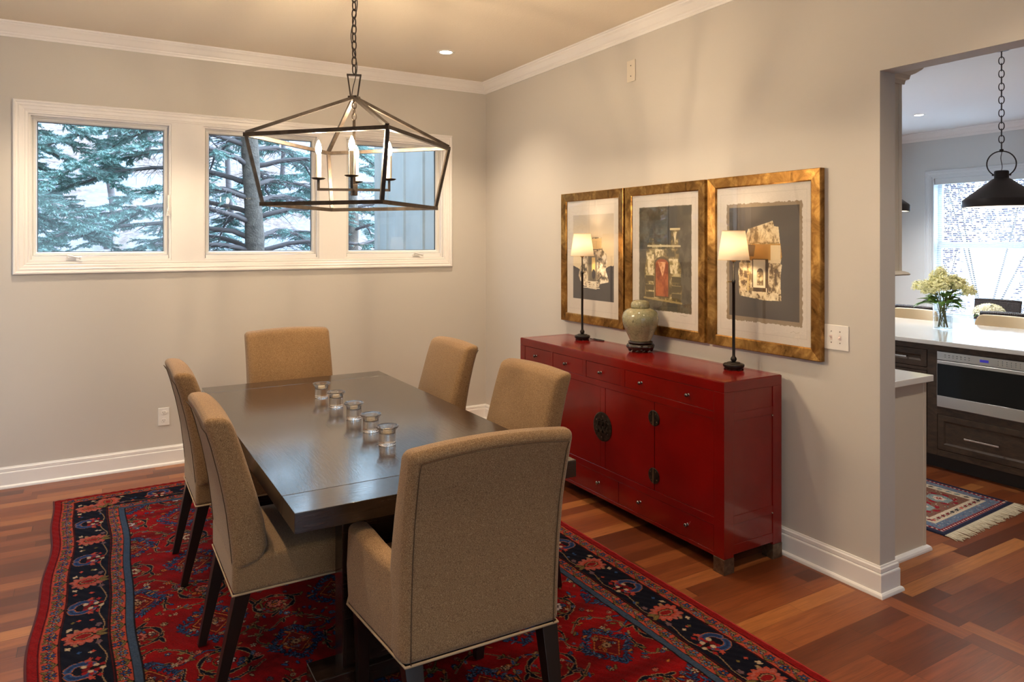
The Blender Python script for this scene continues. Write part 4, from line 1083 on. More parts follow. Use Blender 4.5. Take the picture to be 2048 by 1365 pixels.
def art1(cv,W,H):
    X=lambda u:u*W; Y=lambda v:v*H
    x0,x1,y0,y1=.125,.91,.125,.865
    cv.rect(X(x0),X(x1),Y(y0),Y(y1),(196,186,170))
    for i in range(40):
        f=i/40; cv.rect(X(x0),X(x1),Y(y0+.32*f),Y(y0+.32*(f+.03)),(int(190+40*f),int(180+34*f),int(166+16*f)))
    cv.rect(X(x0),X(x1),Y(y0+.32),Y(y1),(230,214,182))
    dk=(84,82,84)
    q=random.Random(4)
    P_=[(X(x0),Y(.575))]+[(X(x0+.16*i/8),Y(.575+.035*i/8+q.uniform(-.004,.004))) for i in range(1,9)]+[(X(.34),Y(.70)),(X(.62),Y(.66))]+[(X(.70+.21*i/8),Y(.60-.045*i/8+q.uniform(-.008,.006))) for i in range(9)]+[(X(x1),Y(y1)),(X(x0),Y(y1))]
    cv.poly(P_,dk)
    R=[(.33,.74),(.27,.70),(.24,.66),(.26,.60),(.31,.55),(.30,.46),(.36,.44),(.40,.42),(.42,.34),(.52,.325),(.68,.325),(.70,.43),(.77,.46),(.79,.53),(.76,.60),(.80,.66),(.82,.70),(.74,.71),(.66,.72),(.60,.77),(.44,.765)]
    cv.poly([(X(a),Y(b)) for a,b in R],(196,182,158))
    cv.poly([(X(a),Y(b)) for a,b in ((.42,.34),(.68,.33),(.69,.42),(.42,.43))],(222,198,146))
    for i in range(10): cv.line([(X(.44+.025*i),Y(.355)),(X(.44+.025*i),Y(.415))],.003,(150,124,84))
    cv.line([(X(.40),Y(.43)),(X(.70),Y(.425))],.006,(96,84,70))
    cv.mottle([(X(a),Y(b)) for a,b in R],[(96,88,80),(140,126,106),(186,170,144),(212,198,170),(226,214,190),(240,232,214)],.022,5)
    cv.poly([(X(a),Y(b)) for a,b in ((.42,.34),(.68,.33),(.69,.42),(.42,.43))],(222,198,146))
    for i in range(10): cv.line([(X(.44+.025*i),Y(.355)),(X(.44+.025*i),Y(.415))],.003,(150,124,84))
    cv.line([(X(.40),Y(.43)),(X(.70),Y(.425))],.006,(96,84,70))
    cv.rect(X(.42),X(.60),Y(.475),Y(.70),(140,128,108)); cv.rect(X(.445),X(.575),Y(.49),Y(.70),(110,102,90))
    cv.rect(X(.50),X(.565),Y(.495),Y(.62),(236,206,132)); cv.ell(X(.535),Y(.64),.022,.035,0,(70,68,70))
    for i in range(4): cv.rect(X(.42-.03*i),X(.62+.01*i),Y(.70+.018*i),Y(.708+.018*i),(222,212,192))
def art2(cv,W,H):
    X=lambda u:u*W; Y=lambda v:v*H
    bgc=(92,84,68)
    cv.poly(torn(X(.11),X(.90),Y(.095),Y(.885),.002,40,6),(112,102,82)); cv.rect(X(.12),X(.892),Y(.10),Y(.878),bgc)
    cv.mottle([(X(.12),Y(.10)),(X(.892),Y(.10)),(X(.892),Y(.878)),(X(.12),Y(.878))],[(80,74,60),(88,80,64),(94,86,70),(104,96,80)],.06,7)
    cv.rect(X(.55),X(.70),Y(.10),Y(.878),(78,74,66)); 
    R=[(.20,.80),(.21,.68),(.19,.60),(.22,.52),(.23,.40),(.27,.37),(.28,.33),(.34,.34),(.36,.38),(.60,.38),(.61,.27),(.72,.27),(.71,.38),(.73,.40),(.72,.50),(.76,.56),(.74,.64),(.77,.70),(.75,.82),(.50,.815)]
    cv.poly([(X(a),Y(b)) for a,b in R],(134,116,74))
    cv.mottle([(X(a),Y(b)) for a,b in R],[(92,82,56),(112,98,64),(132,114,74),(150,134,90),(196,180,136)],.030,8)
    for a,b,c,d in ((.36,.50,.42,.49),(.24,.35,.46,.62),(.58,.71,.49,.60),(.64,.69,.29,.37)): cv.mottle([(X(a),Y(c)),(X(b),Y(c)),(X(b-.02),Y(d)),(X(a+.02),Y(d))],[(226,214,180),(214,198,156),(150,134,90)],.02,int(a*99))
    cv.rect(X(.59),X(.74),Y(.262),Y(.275),(206,192,150)); cv.line([(X(.25),Y(.395)),(X(.74),Y(.395))],.010,(204,190,152)); cv.line([(X(.25),Y(.41)),(X(.74),Y(.41))],.004,(96,84,56))
    cv.ell(X(.47),Y(.525),X(.115),Y(.05),0,(100,82,52)); cv.rect(X(.355),X(.585),Y(.525),Y(.785),(100,82,52))
    cv.ell(X(.47),Y(.53),X(.095),Y(.038),0,(160,84,44)); cv.rect(X(.375),X(.565),Y(.53),Y(.775),(156,80,42))
    cv.mottle([(X(.375),Y(.53)),(X(.565),Y(.53)),(X(.565),Y(.775)),(X(.375),Y(.775))],[(136,68,36),(150,78,42),(162,88,48),(176,98,54)],.03,9)
    cv.mottle([(X(.41),Y(.515)),(X(.53),Y(.515)),(X(.51),Y(.57)),(X(.48),Y(.63)),(X(.45),Y(.58))],[(196,130,84),(222,166,120),(232,182,140)],.015,10)
    for s in (.22,.62):
        for v in (.62,.69,.745): cv.rect(X(s),X(s+.13),Y(v),Y(v+.045),(92,82,56)); cv.line([(X(s),Y(v)),(X(s+.13),Y(v))],.003,(184,166,118))
    cv.line([(X(.19),Y(.795)),(X(.76),Y(.815))],.012,(160,140,94))
    cv.line([(X(.74),Y(.905)),(X(.78),Y(.90)),(X(.80),Y(.906)),(X(.84),Y(.900))],.0016,(150,140,126))
def art3(cv,W,H):
    X=lambda u:u*W; Y=lambda v:v*H
    cv.poly(torn(X(.115),X(.915),Y(.112),Y(.885),.004,60,11),(150,132,108)); cv.rect(X(.145),X(.885),Y(.135),Y(.855),(92,84,76))
    R=[(.26,.70),(.25,.56),(.28,.48),(.30,.42),(.34,.31),(.36,.28),(.44,.265),(.60,.235),(.62,.23),(.635,.265),(.68,.27),(.70,.40),(.71,.47),(.70,.50),(.715,.51),(.70,.58),(.705,.72),(.71,.735),(.54,.74),(.27,.72)]
    cv.poly([(X(a),Y(b)) for a,b in R],(226,208,168))
    cv.mottle([(X(a),Y(b)) for a,b in R if b>0],[(150,126,92),(206,184,144),(226,208,168),(232,216,180),(238,224,190)],.030,30)
    cv.poly([(X(a),Y(b)) for a,b in ((.36,.38),(.70,.375),(.715,.46),(.70,.48),(.36,.485))],(186,138,64)); cv.poly([(X(a),Y(b)) for a,b in ((.36,.38),(.44,.385),(.42,.46),(.37,.46))],(112,86,56))
    cv.rect(X(.60),X(.70),Y(.385),Y(.66),(222,204,166))
    for i in range(18): cv.ell(X(.37+.018*i),Y(.372+.003*math.sin(i)),.005,.0045,0,(150,124,74)); 
    q=random.Random(12)
    for i in range(26): a=q.uniform(.36,.64); b=q.uniform(.28,.34); cv.line([(X(a),Y(b)),(X(a-.012),Y(b+.03))],.0018,(160,134,96))
    cv.mottle([(X(.26),Y(.50)),(X(.345),Y(.50)),(X(.345),Y(.70)),(X(.26),Y(.70))],[(112,88,60),(196,170,124),(222,200,158),(238,222,184)],.022,13)
    cv.rect(X(.345),X(.385),Y(.49),Y(.70),(110,88,60)); cv.mottle([(X(.35),Y(.50)),(X(.385),Y(.50)),(X(.385),Y(.69)),(X(.35),Y(.69))],[(130,104,68),(196,164,104),(238,214,150)],.022,14)
    cv.rect(X(.405),X(.56),Y(.475),Y(.66),(96,74,48)); cv.rect(X(.415),X(.545),Y(.48),Y(.66),(240,226,194))
    cv.ell(X(.49),Y(.565),X(.035),Y(.03),0,(110,88,60)); cv.rect(X(.455),X(.525),Y(.57),Y(.645),(120,98,66)); cv.mottle([(X(.46),Y(.56)),(X(.52),Y(.56)),(X(.52),Y(.64)),(X(.46),Y(.64))],[(130,106,72),(210,184,132),(236,220,180)],.014,15)
    cv.rect(X(.56),X(.575),Y(.475),Y(.69),(96,74,48)); cv.mottle([(X(.575),Y(.50)),(X(.70),Y(.50)),(X(.70),Y(.70)),(X(.575),Y(.70))],[(110,88,62),(150,126,88),(206,184,144),(226,208,168),(240,226,190)],.026,16)
    cv.rect(X(.415),X(.55),Y(.66),Y(.685),(96,76,52)); cv.mottle([(X(.27),Y(.685)),(X(.705),Y(.69)),(X(.71),Y(.735)),(X(.54),Y(.74)),(X(.27),Y(.72))],[(120,98,68),(210,190,150),(230,214,178),(240,226,190)],.024,17)
    cv.line([(X(.80),Y(.925)),(X(.83),Y(.915)),(X(.85),Y(.925)),(X(.885),Y(.918))],.0016,(170,156,134))
gz=pane_mat('picture glass',(1,1,1))
def framed(label,ya,yb,art):
    z0,z1=1.024,1.970; fw=.060; D=.036
    fm=lambda a,b,h:(XW-h,a,b)
    t=thing('framed_print',label,'framed print',(XW,(ya+yb)/2,z0),0,'framed prints above the sideboard')
    obj('frame',ring(B(),(ya,yb,z0,z1),[(0,.003),(0,D-.002),(.003,D),(.054,D-.006),(fw,D-.010),(fw,.014),(.05,.003)],fm),m_gold,t)
    obj('mat_board',boxb(XW-.0185,XW-.0145,ya+fw-.003,yb-fw+.003,z0+fw-.003,z1-fw+.003),m_mat,t)
    W=yb-ya-2*fw; H=z1-z0-2*fw
    cv=Canvas(W,H,.0021,(214,206,196)); 
    # plate mark line of the paper
    for q in (.045,): 
        cv.line([(q*W,q*H),((1-q)*W,q*H),((1-q)*W,(1-q)*H),(q*W,(1-q)*H),(q*W,q*H)],.0025,(196,188,178))
    art(cv,W,H); rs=np.random.RandomState(5); cv.a*=(.94+.12*rs.rand(cv.ny,cv.nx,1)); cv.a=np.clip(cv.a,0,1)
    canvas_sheet('print',cv,lambda X,Y:np.stack([np.full_like(X,XW-.0192),yb-fw-X,z1-fw-Y],1),m_print,t)
    obj('glazing',boxb(XW-.0225,XW-.0205,ya+fw-.003,yb-fw+.003,z0+fw-.003,z1-fw+.003),gz,t)
framed('gold-framed print of a pale stone doorway in the dark landscape, leftmost of three',3.675,4.402,art1)
framed('gold-framed print of a ruin with an orange door, middle of three',2.943,3.655,art2)
framed('gold-framed print with torn-edged brown paper and cream ruin, rightmost of three',2.187,2.922,art3)
# ============================================================ KITCHEN
# cabinet run behind the dining wall
cb=thing('base_cabinet','cream painted base cabinet end standing just behind the doorway jamb','cabinet',(3.46,2.6,0))
obj('body',boxb(KX+.006,3.735,2.072,3.30,.0005,.882),m_kwhite,cb,bevel=.002)
obj('corner_post',boxb(3.712,3.7365,2.0695,2.11,.02,.880),m_kwhite,cb,bevel=.002)
bm=B(); molding(bm,(3.735,2.072),(KX+.006,2.072),(0,-1),[(0,.0005),(.022,.0005),(.022,.010),(.018,.020),(.010,.026),(0,.028)],-1,0); molding(bm,(3.735,3.30),(3.735,2.072),(1,0),[(0,.0005),(.022,.0005),(.022,.010),(.018,.020),(.010,.026),(0,.028)],0,-1); obj('shoe_molding',bm,m_trim,cb)
o=obj('countertop',boxb(KX+.006,3.762,2.046,3.32,.8825,.915),m_quartz,None,bevel=.003); tag(o,'white quartz counter slab on the cream cabinet behind the jamb','countertop')
uc=thing('wall_cabinet','tall cream wall cabinet with crown seen edge-on through the doorway','cabinet',(3.35,2.6,1.45))
obj('body',boxb(KX+.006,3.515,2.072,3.30,1.452,2.46),m_kwhite,uc,bevel=.002)
obj('corner_post',boxb(3.490,3.517,2.0695,2.11,1.452,2.44),m_kwhite,uc,bevel=.002)
lr=[(0,1.440),(.026,1.440),(.030,1.446),(.022,1.455),(.012,1.460),(0,1.462)]
bm=B(); molding(bm,(3.515,2.072),(KX+.006,2.072),(0,-1),lr,-1,0); molding(bm,(3.515,3.30),(3.515,2.072),(1,0),lr,0,-1); obj('light_rail',bm,m_kwhite,uc)
cc=[(0,2.405),(.010,2.405),(.014,2.425),(.026,2.430),(.030,2.450),(.045,2.458),(.066,2.475),(.090,2.510),(.105,2.520),(.105,2.545),(0,2.545)]
bm=B(); molding(bm,(3.515,2.072),(KX+.006,2.072),(0,-1),cc,-1,0); molding(bm,(3.515,3.30),(3.515,2.072),(1,0),cc,0,-1); obj('crown',bm,m_kwhite,uc)
# island
IX=5.116
isl=thing('kitchen_island','dark stained oak kitchen island with drawers around a built-in oven','island',(5.6,2.6,0))
bm=B(); 
Y0,Y1=.60,4.40
box(bm,IX+.02,6.05,Y0,1.975,.105,.884); box(bm,IX+.02,6.05,2.775,Y1,.105,.884); box(bm,IX+.42,6.05,1.975,2.775,.105,.884)
obj('body',bm,m_kwood,isl)
bm=B()
def fr(y0,y1,z0,z1): box(bm,IX,IX+.0205,y0,y1,z0,z1)
fr(Y0,Y1,.8425,.884); fr(Y0,1.995,.105,.8425); fr(2.7585,2.8275,.105,.8425); fr(1.995,2.7585,.399,.4495); fr(1.995,2.7585,.105,.149); fr(2.8275,Y1,.69,.713); fr(2.8275,Y1,.105,.149); fr(3.40,3.46,.149,.69); fr(3.33,3.40,.713,.8425)
obj('face_frame',bm,m_kwood,isl,bevel=.001)
obj('toe_kick',boxb(IX+.075,6.0,Y0+.05,Y1-.05,.0005,.1045),M('toe kick',(.015,.010,.007),.5),isl)
fi=lambda a,b,h:(IX-h,a,b)
def drawer(y0,y1,z0,z1,h0,h1,nm='drawer',hz=None):
    g_=.003; d=obj(nm,ring(B(),(y0+g_,y1-g_,z0+g_,z1-g_),[(0,-.018),(0,.001),(.002,.002),(.040,.002),(.044,-.001),(.052,-.006),(.052,-.018)],fi),m_kwood,isl)
    obj('panel',boxb(IX+.006,IX+.018,y0+.05,y1-.05,z0+.05,z1-.05),m_kwood,d)
    hz=hz or (z0+z1)/2
    bm=B(); bar(bm,(IX-.030,h0,hz),(IX-.030,h1,hz),.011,.011); box(bm,IX-.026,IX+.002,h0+.008,h0+.018,hz-.005,hz+.005); box(bm,IX-.026,IX+.002,h1-.018,h1-.008,hz-.005,hz+.005)
    obj('handle',bm,m_nickel,d,bevel=.001)
drawer(1.998,2.7575,.149,.399,2.349,2.565,hz=.268)
drawer(2.8285,3.329,.714,.842,2.96,3.20)
drawer(2.8285,3.40,.149,.689,3.0,3.2,'door',.62)
o=obj('island_worktop',boxb(5.085,6.372,.55,4.45,.8845,.915),m_quartz,None,bevel=.003); tag(o,'long polished white quartz worktop of the kitchen island','worktop')
mo=thing('built_in_oven','stainless built-in drawer oven with a black glass door in the island','oven',(IX,2.378,.45))
oy0,oy1=2.000,2.7565
obj('housing',boxb(IX+.012,IX+.40,oy0,oy1,.4505,.8415),M('oven housing',(.03,.03,.03),.5),mo)
cpn=obj('control_panel',boxb(IX-.008,IX+.0115,oy0,oy1,.783,.8405),m_steel,mo,bevel=.0015)
obj('display',boxb(IX-.0095,IX-.0085,2.423,2.476,.803,.821),emit('oven display',(.10,.08,.55),.35),cpn)
bm=B()
for a in range(7): box(bm,IX-.0092,IX-.0084,2.470-a*.0062,2.466-a*.0062,.809+(a%2)*.001,.8155)
obj('digits',bm,emit('oven digits',(.5,.5,1),.6),cpn)
bm=B()
for a in range(7):
    for zz in (.820,.806): 
        y_=2.700-a*.026; box(bm,IX-.0092,IX-.0082,y_-.005,y_+.005,zz-.0015,zz+.0015)
for a in range(6):
    for zz in (.824,.812,.800): y_=2.365-a*.026; box(bm,IX-.0092,IX-.0082,y_-.002,y_+.002,zz-.0018,zz+.0018)
obj('buttons',bm,M('oven buttons',(.12,.11,.10),.5),cpn)
fi2=lambda a,b,h:(IX-h,a,b)
dr=obj('door',ring(B(),(oy0,oy1,.452,.779),[(0,-.011),(0,.010),(.003,.012),(.004,.012),(.004,-.011)],fi2),m_steel,mo)
obj('door_rail',boxb(IX-.014,IX+.010,oy0+.004,oy1-.004,.755,.7775),m_steel,dr,bevel=.002)
obj('door_rail',boxb(IX-.014,IX+.010,oy0+.004,oy1-.004,.4535,.532),m_steel,dr,bevel=.002)
obj('glass_front',boxb(IX-.010,IX+.010,oy0+.004,oy1-.004,.5325,.7545),M('black oven glass',(.004,.004,.004),.08,spec=.25),dr)
# vase and flowers on the island
VX,VY=5.80,3.085
m_vg=pane_mat('vase glass',(.97,.98,.98)); m_vw=pane_mat('vase water',(.93,.95,.92))
va=thing('glass_vase','clear cylinder vase of water on the island worktop','vase',(VX,VY,.915))
obj('glass',lathe(B(),[(0,.0008),(.064,.0008),(.068,.004),(.068,.205),(.0655,.205),(.0645,.012),(0,.010)],(VX,VY,.915),40),m_vg,va,smooth=True)
obj('water',lathe(B(),[(0,.0105),(.0640,.0125),(.0640,.105),(0,.105)],(VX,VY,.915),40),m_vw,va)
fb=thing('flower_bouquet','cream hydrangea-like flowers with green leaves in the glass vase','flowers',(VX,VY,.93))
q=random.Random(21)
m_stem=M('flower stem',lin((120,120,60)),.6); m_leafg=M('green leaf',lin((88,128,38)),.45,noise=(40,.4)); m_flo=M('cream blossom',lin((252,242,186)),.7,noise=(60,.12))
heads=[]
for k in range(22):
    a=q.uniform(0,2*PI); r=.19*math.sqrt((k+.5)/22); h=1.33-r*.55+q.uniform(-.03,.04)
    if k==0: h=1.36
    heads.append((VX+r*math.cos(a),VY+r*math.sin(a),h))
for k,(x,y,z_) in enumerate(heads):
    a=q.uniform(0,6); b0=(VX+.035*math.cos(a),VY+.035*math.sin(a),.935); s_=obj('stem',tube(B(),[b0,(VX+.02*math.cos(a+1),VY+.02*math.sin(a+1),1.04),(VX+(x-VX)*.25,VY+(y-VY)*.25,1.13),((x+VX)/2,(y+VY)/2,1.2),(x,y,z_)],.003,6),m_stem,fb,smooth=True)
    bm=B()
    for _ in range(110):
        u=q.uniform(0,2*PI); v=math.acos(q.uniform(-.5,1)); R_=q.uniform(.026,.052)
        c_=Vector((x+R_*math.sin(v)*math.cos(u),y+R_*math.sin(v)*math.sin(u),z_+R_*1.1*math.cos(v)+.01))
        n_=(c_-Vector((x,y,z_))).normalized(); t1=n_.orthogonal().normalized(); t2=n_.cross(t1)
        ph=q.uniform(0,6); cen=bm.verts.new(c_+n_*.001)
        ps=[bm.verts.new(c_+(t1*math.cos(ph+i*PI/5)+t2*math.sin(ph+i*PI/5))*(.0135 if i%2==0 else .007)+n_*(.004 if i%2==0 else 0)) for i in range(10)]
        for i in range(10): bm.faces.new((cen,ps[i],ps[(i+1)%10]))
    obj('blossom',bm,m_flo,s_)
bm=B()
def leafmesh(bm,p,d,L,w_,q):
    p=Vector(p); d=Vector(d).normalized(); up=Vector((0,0,1)); s=d.cross(up).normalized(); n=s.cross(d)
    n_=6; Lf=[];Rt=[];Md=[]
    for i in range(n_+1):
        f=i/n_; ww=w_*math.sin(PI*min(1,f*.95+.03))**.8*.5; c=p+d*L*f-up*(L*.35*f*f); Md.append(bm.verts.new(c)); Lf.append(bm.verts.new(c+s*ww+n*ww*.35)); Rt.append(bm.verts.new(c-s*ww+n*ww*.35))
    for i in range(n_): bm.faces.new((Md[i],Md[i+1],Lf[i+1],Lf[i])); bm.faces.new((Md[i],Rt[i],Rt[i+1],Md[i+1]))
for k in range(40):
    a=q.uniform(0,2*PI); leafmesh(bm,(VX+.05*math.cos(a),VY+.05*math.sin(a),q.uniform(1.09,1.20)),(math.cos(a),math.sin(a),q.uniform(-.1,.9)),q.uniform(.09,.16),q.uniform(.045,.07),q)
obj('leaves',bm,m_leafg,fb,smooth=True)
# pendants
def pendant(x,y,lab):
    t=thing('pendant_light',lab,'pendant light',(x,y,ZC),0,'matte black cone pendants over the island')
    zr=1.868
    sh=obj('shade',lathe(B(),[(.246,zr),(.248,zr+.004),(.246,zr+.052),(.238,zr+.062),(.060,zr+.205),(.046,zr+.212),(.046,zr+.262),(.040,zr+.268),(0,zr+.268),(0,zr+.262),(.038,zr+.258),(.040,zr+.21),(.232,zr+.056),(.240,zr+.048),(.242,zr)],(x,y,0),64),M('matte dark bronze',(.030,.024,.022),.5,metal=.3) if 'matte dark bronze' not in bpy.data.materials else bpy.data.materials['matte dark bronze'],t,smooth=True)
    sh.modifiers.new('e','EDGE_SPLIT').split_angle=math.radians(40)
    obj('lining',lathe(B(),[(.239,zr+.003),(.2385,zr+.047),(.231,zr+.0545),(.040,zr+.2),(0,zr+.2)],(x,y,0),48),bpy.data.materials.get('pendant lining') or M('pendant lining',(.85,.82,.76),.6),sh,smooth=True)
    obj('bulb',lathe(B(),[(0,zr+.075),(.018,zr+.08),(.030,zr+.105),(.028,zr+.13),(.014,zr+.16),(.014,zr+.198),(0,zr+.198)],(x,y,0),20),bpy.data.materials.get('pendant bulb') or emit('pendant bulb',(1,.90,.76),90),sh,smooth=True)
    R_=.094; zc_=zr+.318; 
    dx,dy=math.cos(-TH-.3),math.sin(-TH-.3)
    pts=[]
    for i in range(33):
        a=-PI/2+.55+(2*PI-1.1)*i/32; pts.append((x+R_*math.cos(a)*dx,y+R_*math.cos(a)*dy,zc_+R_*math.sin(a)))
    bm=B(); tube(bm,pts,.0045,8)
    for s in (-1,1): lathe(bm,[(0,-.006),(.008,-.005),(.008,.005),(0,.006)],(x+s*.054*dx,y+s*.054*dy,zc_-.082),10)
    obj('hanger_ring',bm,bpy.data.materials['matte dark bronze'],t,smooth=True)
    bm=B(); lathe(bm,[(0,-.012),(.012,-.010),(.014,0),(.012,.010),(0,.012)],(x,y,zc_+R_+.004),14); tube(bm,[(x+.010*math.sin(i*.9),y,zr+.266+i*.018) for i in range(9)],.0025,6); obj('cord_grip',bm,m_black,t,smooth=True)
    bm=B(); chain(bm,(x,y),zc_+R_+.012,ZC-.03,.056,.034,.0034,6,.5); obj('chain',bm,bpy.data.materials['matte dark bronze'],t,smooth=True)
    obj('canopy',lathe(B(),[(0,-.028),(.05,-.026),(.062,-.018),(.064,-.001),(0,-.001)],(x,y,ZC),32),bpy.data.materials['matte dark bronze'],t,smooth=True)
pendant(5.75,2.640,'black cone pendant hanging from a chain over the island, whole ring in view')
pendant(5.75,3.60,'black cone pendant over the island, only its rim edge showing beside the wall cabinet')
# bar stools
m_stool=M('cream leather',lin((232,208,170)),.5,bump=(60,.1,.002)); m_wleg=M('stool leg',(.05,.03,.02),.4)
def stool(label):
    t=thing('bar_stool',label,'stool',(0,0,0),0,'cream bar stools at the far side of the island')
    rear=[(0,.62),(.015,.72),(.030,.85),(.042,.96)]; front=[(-.045,.62),(-.035,.72),(-.022,.85),(-.006,.955)]
    bm=B(); N=28; H_=6; g=[]
    def xy(u,off): # u -1..1 curved back
        return (.22+off-.075*u*u, .22*u)
    for lay in (0,1):
        gl=[]
        for i in range(H_+1):
            f=i/H_; z=.66+.325*f; rw=[]
            for j in range(N+1):
                u=-1+2*j/N; sh=1-.0*f; x,y=xy(u,(.03*f)+(.038 if lay else 0)); cut=max(0,abs(u)-.80)/.20
                zz=z if i<H_-1 else z-(.065*cut**2.2 if i==H_ else .02*cut**2)
                rw.append(bm.verts.new((x,y*1.0,zz)))
            gl.append(rw)
        g.append(gl)
    for lay in (0,1):
        for i in range(H_):
            for j in range(N): bm.faces.new((g[lay][i][j],g[lay][i][j+1],g[lay][i+1][j+1],g[lay][i+1][j]))
    for j in range(N):
        bm.faces.new((g[0][0][j],g[1][0][j],g[1][0][j+1],g[0][0][j+1])); bm.faces.new((g[0][H_][j],g[0][H_][j+1],g[1][H_][j+1],g[1][H_][j]))
    for i in range(H_):
        for j in (0,N): bm.faces.new((g[0][i][j],g[0][i+1][j],g[1][i+1][j],g[1][i][j]))
    obj('backrest',bm,m_stool,t,bevel=.012,seg=3)
    obj('seat',pillow_box(-.20,.21,-.21,.21,.60,.665,.01),m_stool,t,bevel=.015,seg=3)
    for sx in (-1,1):
        for sy in (-1,1):
            bm=B(); taper_leg(bm,(sx*.16,sy*.17,.599),(sx*.21,sy*.21,.0005),.04,.028); obj('leg',bm,m_wleg,t)
    bm=B(); 
    for sy in (-1,1): bar(bm,(-.183,sy*.193,.26),(.183,sy*.193,.26),.02,.02)
    bar(bm,(-.19,-.187,.22),(-.19,.187,.22),.02,.02); obj('footrest',bm,m_wleg,t)
    return t
s1=stool('cream curved-back bar stool behind the island, right one below the pendant'); s1.location=(6.38,3.00,0)
dup(s1,(6.38,3.76,0),None,'cream curved-back bar stool behind the island, left one beside the jamb')
# wicker chairs and breakfast table
def wicker_mat():
    m=bpy.data.materials.new('dark woven wicker'); b=NB(m); v=b.coord((1,1,1))
    w1=b.n('ShaderNodeTexWave',wave_type='BANDS',bands_direction='Z'); w1.inputs['Scale'].default_value=26; b.l(v,w1.inputs[0])
    w2=b.n('ShaderNodeTexWave',wave_type='BANDS',bands_direction='Y'); w2.inputs['Scale'].default_value=20; b.l(v,w2.inputs[0])
    h=b.math('MULTIPLY',w1.outputs[1],w2.outputs[1]); b.base(b.ramp(h,[(0,(.008,.005,.005)),(1,(.060,.038,.034))])); b.bump(h,.8,.006); b.p.inputs['Roughness'].default_value=.5; return m
m_wick=wicker_mat()
def wchair(label):
    t=thing('wicker_chair',label,'chair',(0,0,0),0,'dark wicker chairs at the breakfast table')
    bm=B(); hexa(bm,[(-.24,-.23,.42),(-.19,-.23,.42),(-.19,.23,.42),(-.24,.23,.42)],[(-.31,-.25,.93),(-.275,-.25,.93),(-.275,.25,.93),(-.31,.25,.93)]); obj('backrest',bm,m_wick,t,bevel=.015,seg=3)
    obj('top_rail',tube(B(),[(-.292,-.245,.925),(-.292,-.1,.932),(-.292,.1,.932),(-.292,.245,.925)],.020,8),m_wick,t,smooth=True)
    obj('seat',boxb(-.23,.24,-.24,.24,.40,.455),m_wick,t,bevel=.015,seg=3)
    for x in (-.21,.21):
        for y in (-.21,.21): bm=B(); taper_leg(bm,(x,y,.401),(x,y,.0005),.035,.03); obj('leg',bm,m_wick,t)
    return t
wc=wchair('dark wicker chair on the near side of the breakfast table, right of the vase'); wc.location=(7.68,3.33,0)
dup(wc,(7.66,4.26,0),0,'dark wicker chair on the near side of the breakfast table, left of the vase')
dup(wc,(8.75,4.19,0),PI,'dark wicker chair against the bright window behind the breakfast table')
bt_=thing('breakfast_table','dark breakfast table among the wicker chairs by the window','table',(8.22,3.72,0))
obj('tabletop',boxb(7.84,8.55,2.9,4.55,.715,.745),m_leg,bt_,bevel=.004)
obj('pedestal',boxb(8.10,8.34,3.4,4.0,.0605,.7145),m_leg,bt_,bevel=.01); obj('foot',boxb(7.95,8.49,3.2,4.2,.0005,.06),m_leg,bt_,bevel=.01)
fx_,fy_=8.02,3.80
bw=thing('glass_bowl','clear glass bowl holding white flowers on the breakfast table','bowl',(fx_,fy_,.7455))
obj('glass',lathe(B(),[(0,.0008),(.06,.001),(.085,.04),(.10,.12),(.097,.12),(.082,.042),(.058,.006),(0,.005)],(fx_,fy_,.7455),32),m_glass,bw,smooth=True)
fl_=thing('white_flowers','low round bunch of white flowers in the glass bowl','flowers',(fx_,fy_,.80))
bm=B(); m_white=M('white blossom',lin((238,234,205)),.7)
for _ in range(150):
    u=q.uniform(0,2*PI); v=math.acos(q.uniform(0,1)); c_=Vector((fx_+.135*math.sin(v)*math.cos(u),fy_+.135*math.sin(v)*math.sin(u),.865+.09*math.cos(v)))
    n_=(c_-Vector((fx_,fy_,.84))).normalized(); t1=n_.orthogonal().normalized(); t2=n_.cross(t1); ph=q.uniform(0,6); cen=bm.verts.new(c_)
    ps=[bm.verts.new(c_+(t1*math.cos(ph+i*PI/5)+t2*math.sin(ph+i*PI/5))*(.030 if i%2==0 else .015)+n_*(.016 if i%2==0 else .004)) for i in range(10)]
    for i in range(10): bm.faces.new((cen,ps[i],ps[(i+1)%10]))
obj('blossoms',bm,m_white,fl_)
bm=B()
for k in range(16):
    a=k*.42; leafmesh(bm,(fx_+.05*math.cos(a),fy_+.05*math.sin(a),.855),(math.cos(a),math.sin(a),.1),.10,.04,q)
obj('leaves',bm,m_leafg,fl_)
# kitchen runner
KR=(3.992,4.850,2.105,3.9)
cv=Canvas(KR[1]-KR[0],KR[3]-KR[2],.004,(40,40,58)); Wd,Hd=cv.w,cv.h
rr=random.Random(8)
def st2(t0,t1,c): cv.rect(t0,Wd-t0,t0,Hd-t0,c)
st2(.03,0,(70,80,100)); st2(.034,0,(120,28,34)); 
for k in range(140):
    for x,y in ((.045,k*.026+.045),(Wd-.045,k*.026+.045)): cv.ell(x,y,.006,.006,0,(206,180,160))
for k in range(32): cv.ell(.045+k*.026,.045,.006,.006,0,(206,180,160))
st2(.058,0,(96,108,124)); 
for k in range(300):
    s=rr.uniform(.06,Hd); x=rr.choice([rr.uniform(.06,.11),Wd-rr.uniform(.06,.11)]); cv.ell(x,s,.006,.004,rr.uniform(0,3),rr.choice([(150,150,152),(70,84,110),(150,96,96)]))
for k in range(80): cv.ell(rr.uniform(.06,Wd-.06),rr.uniform(.06,.11),.006,.004,rr.uniform(0,3),rr.choice([(150,150,152),(70,84,110),(150,96,96)]))
st2(.115,0,(196,176,150))
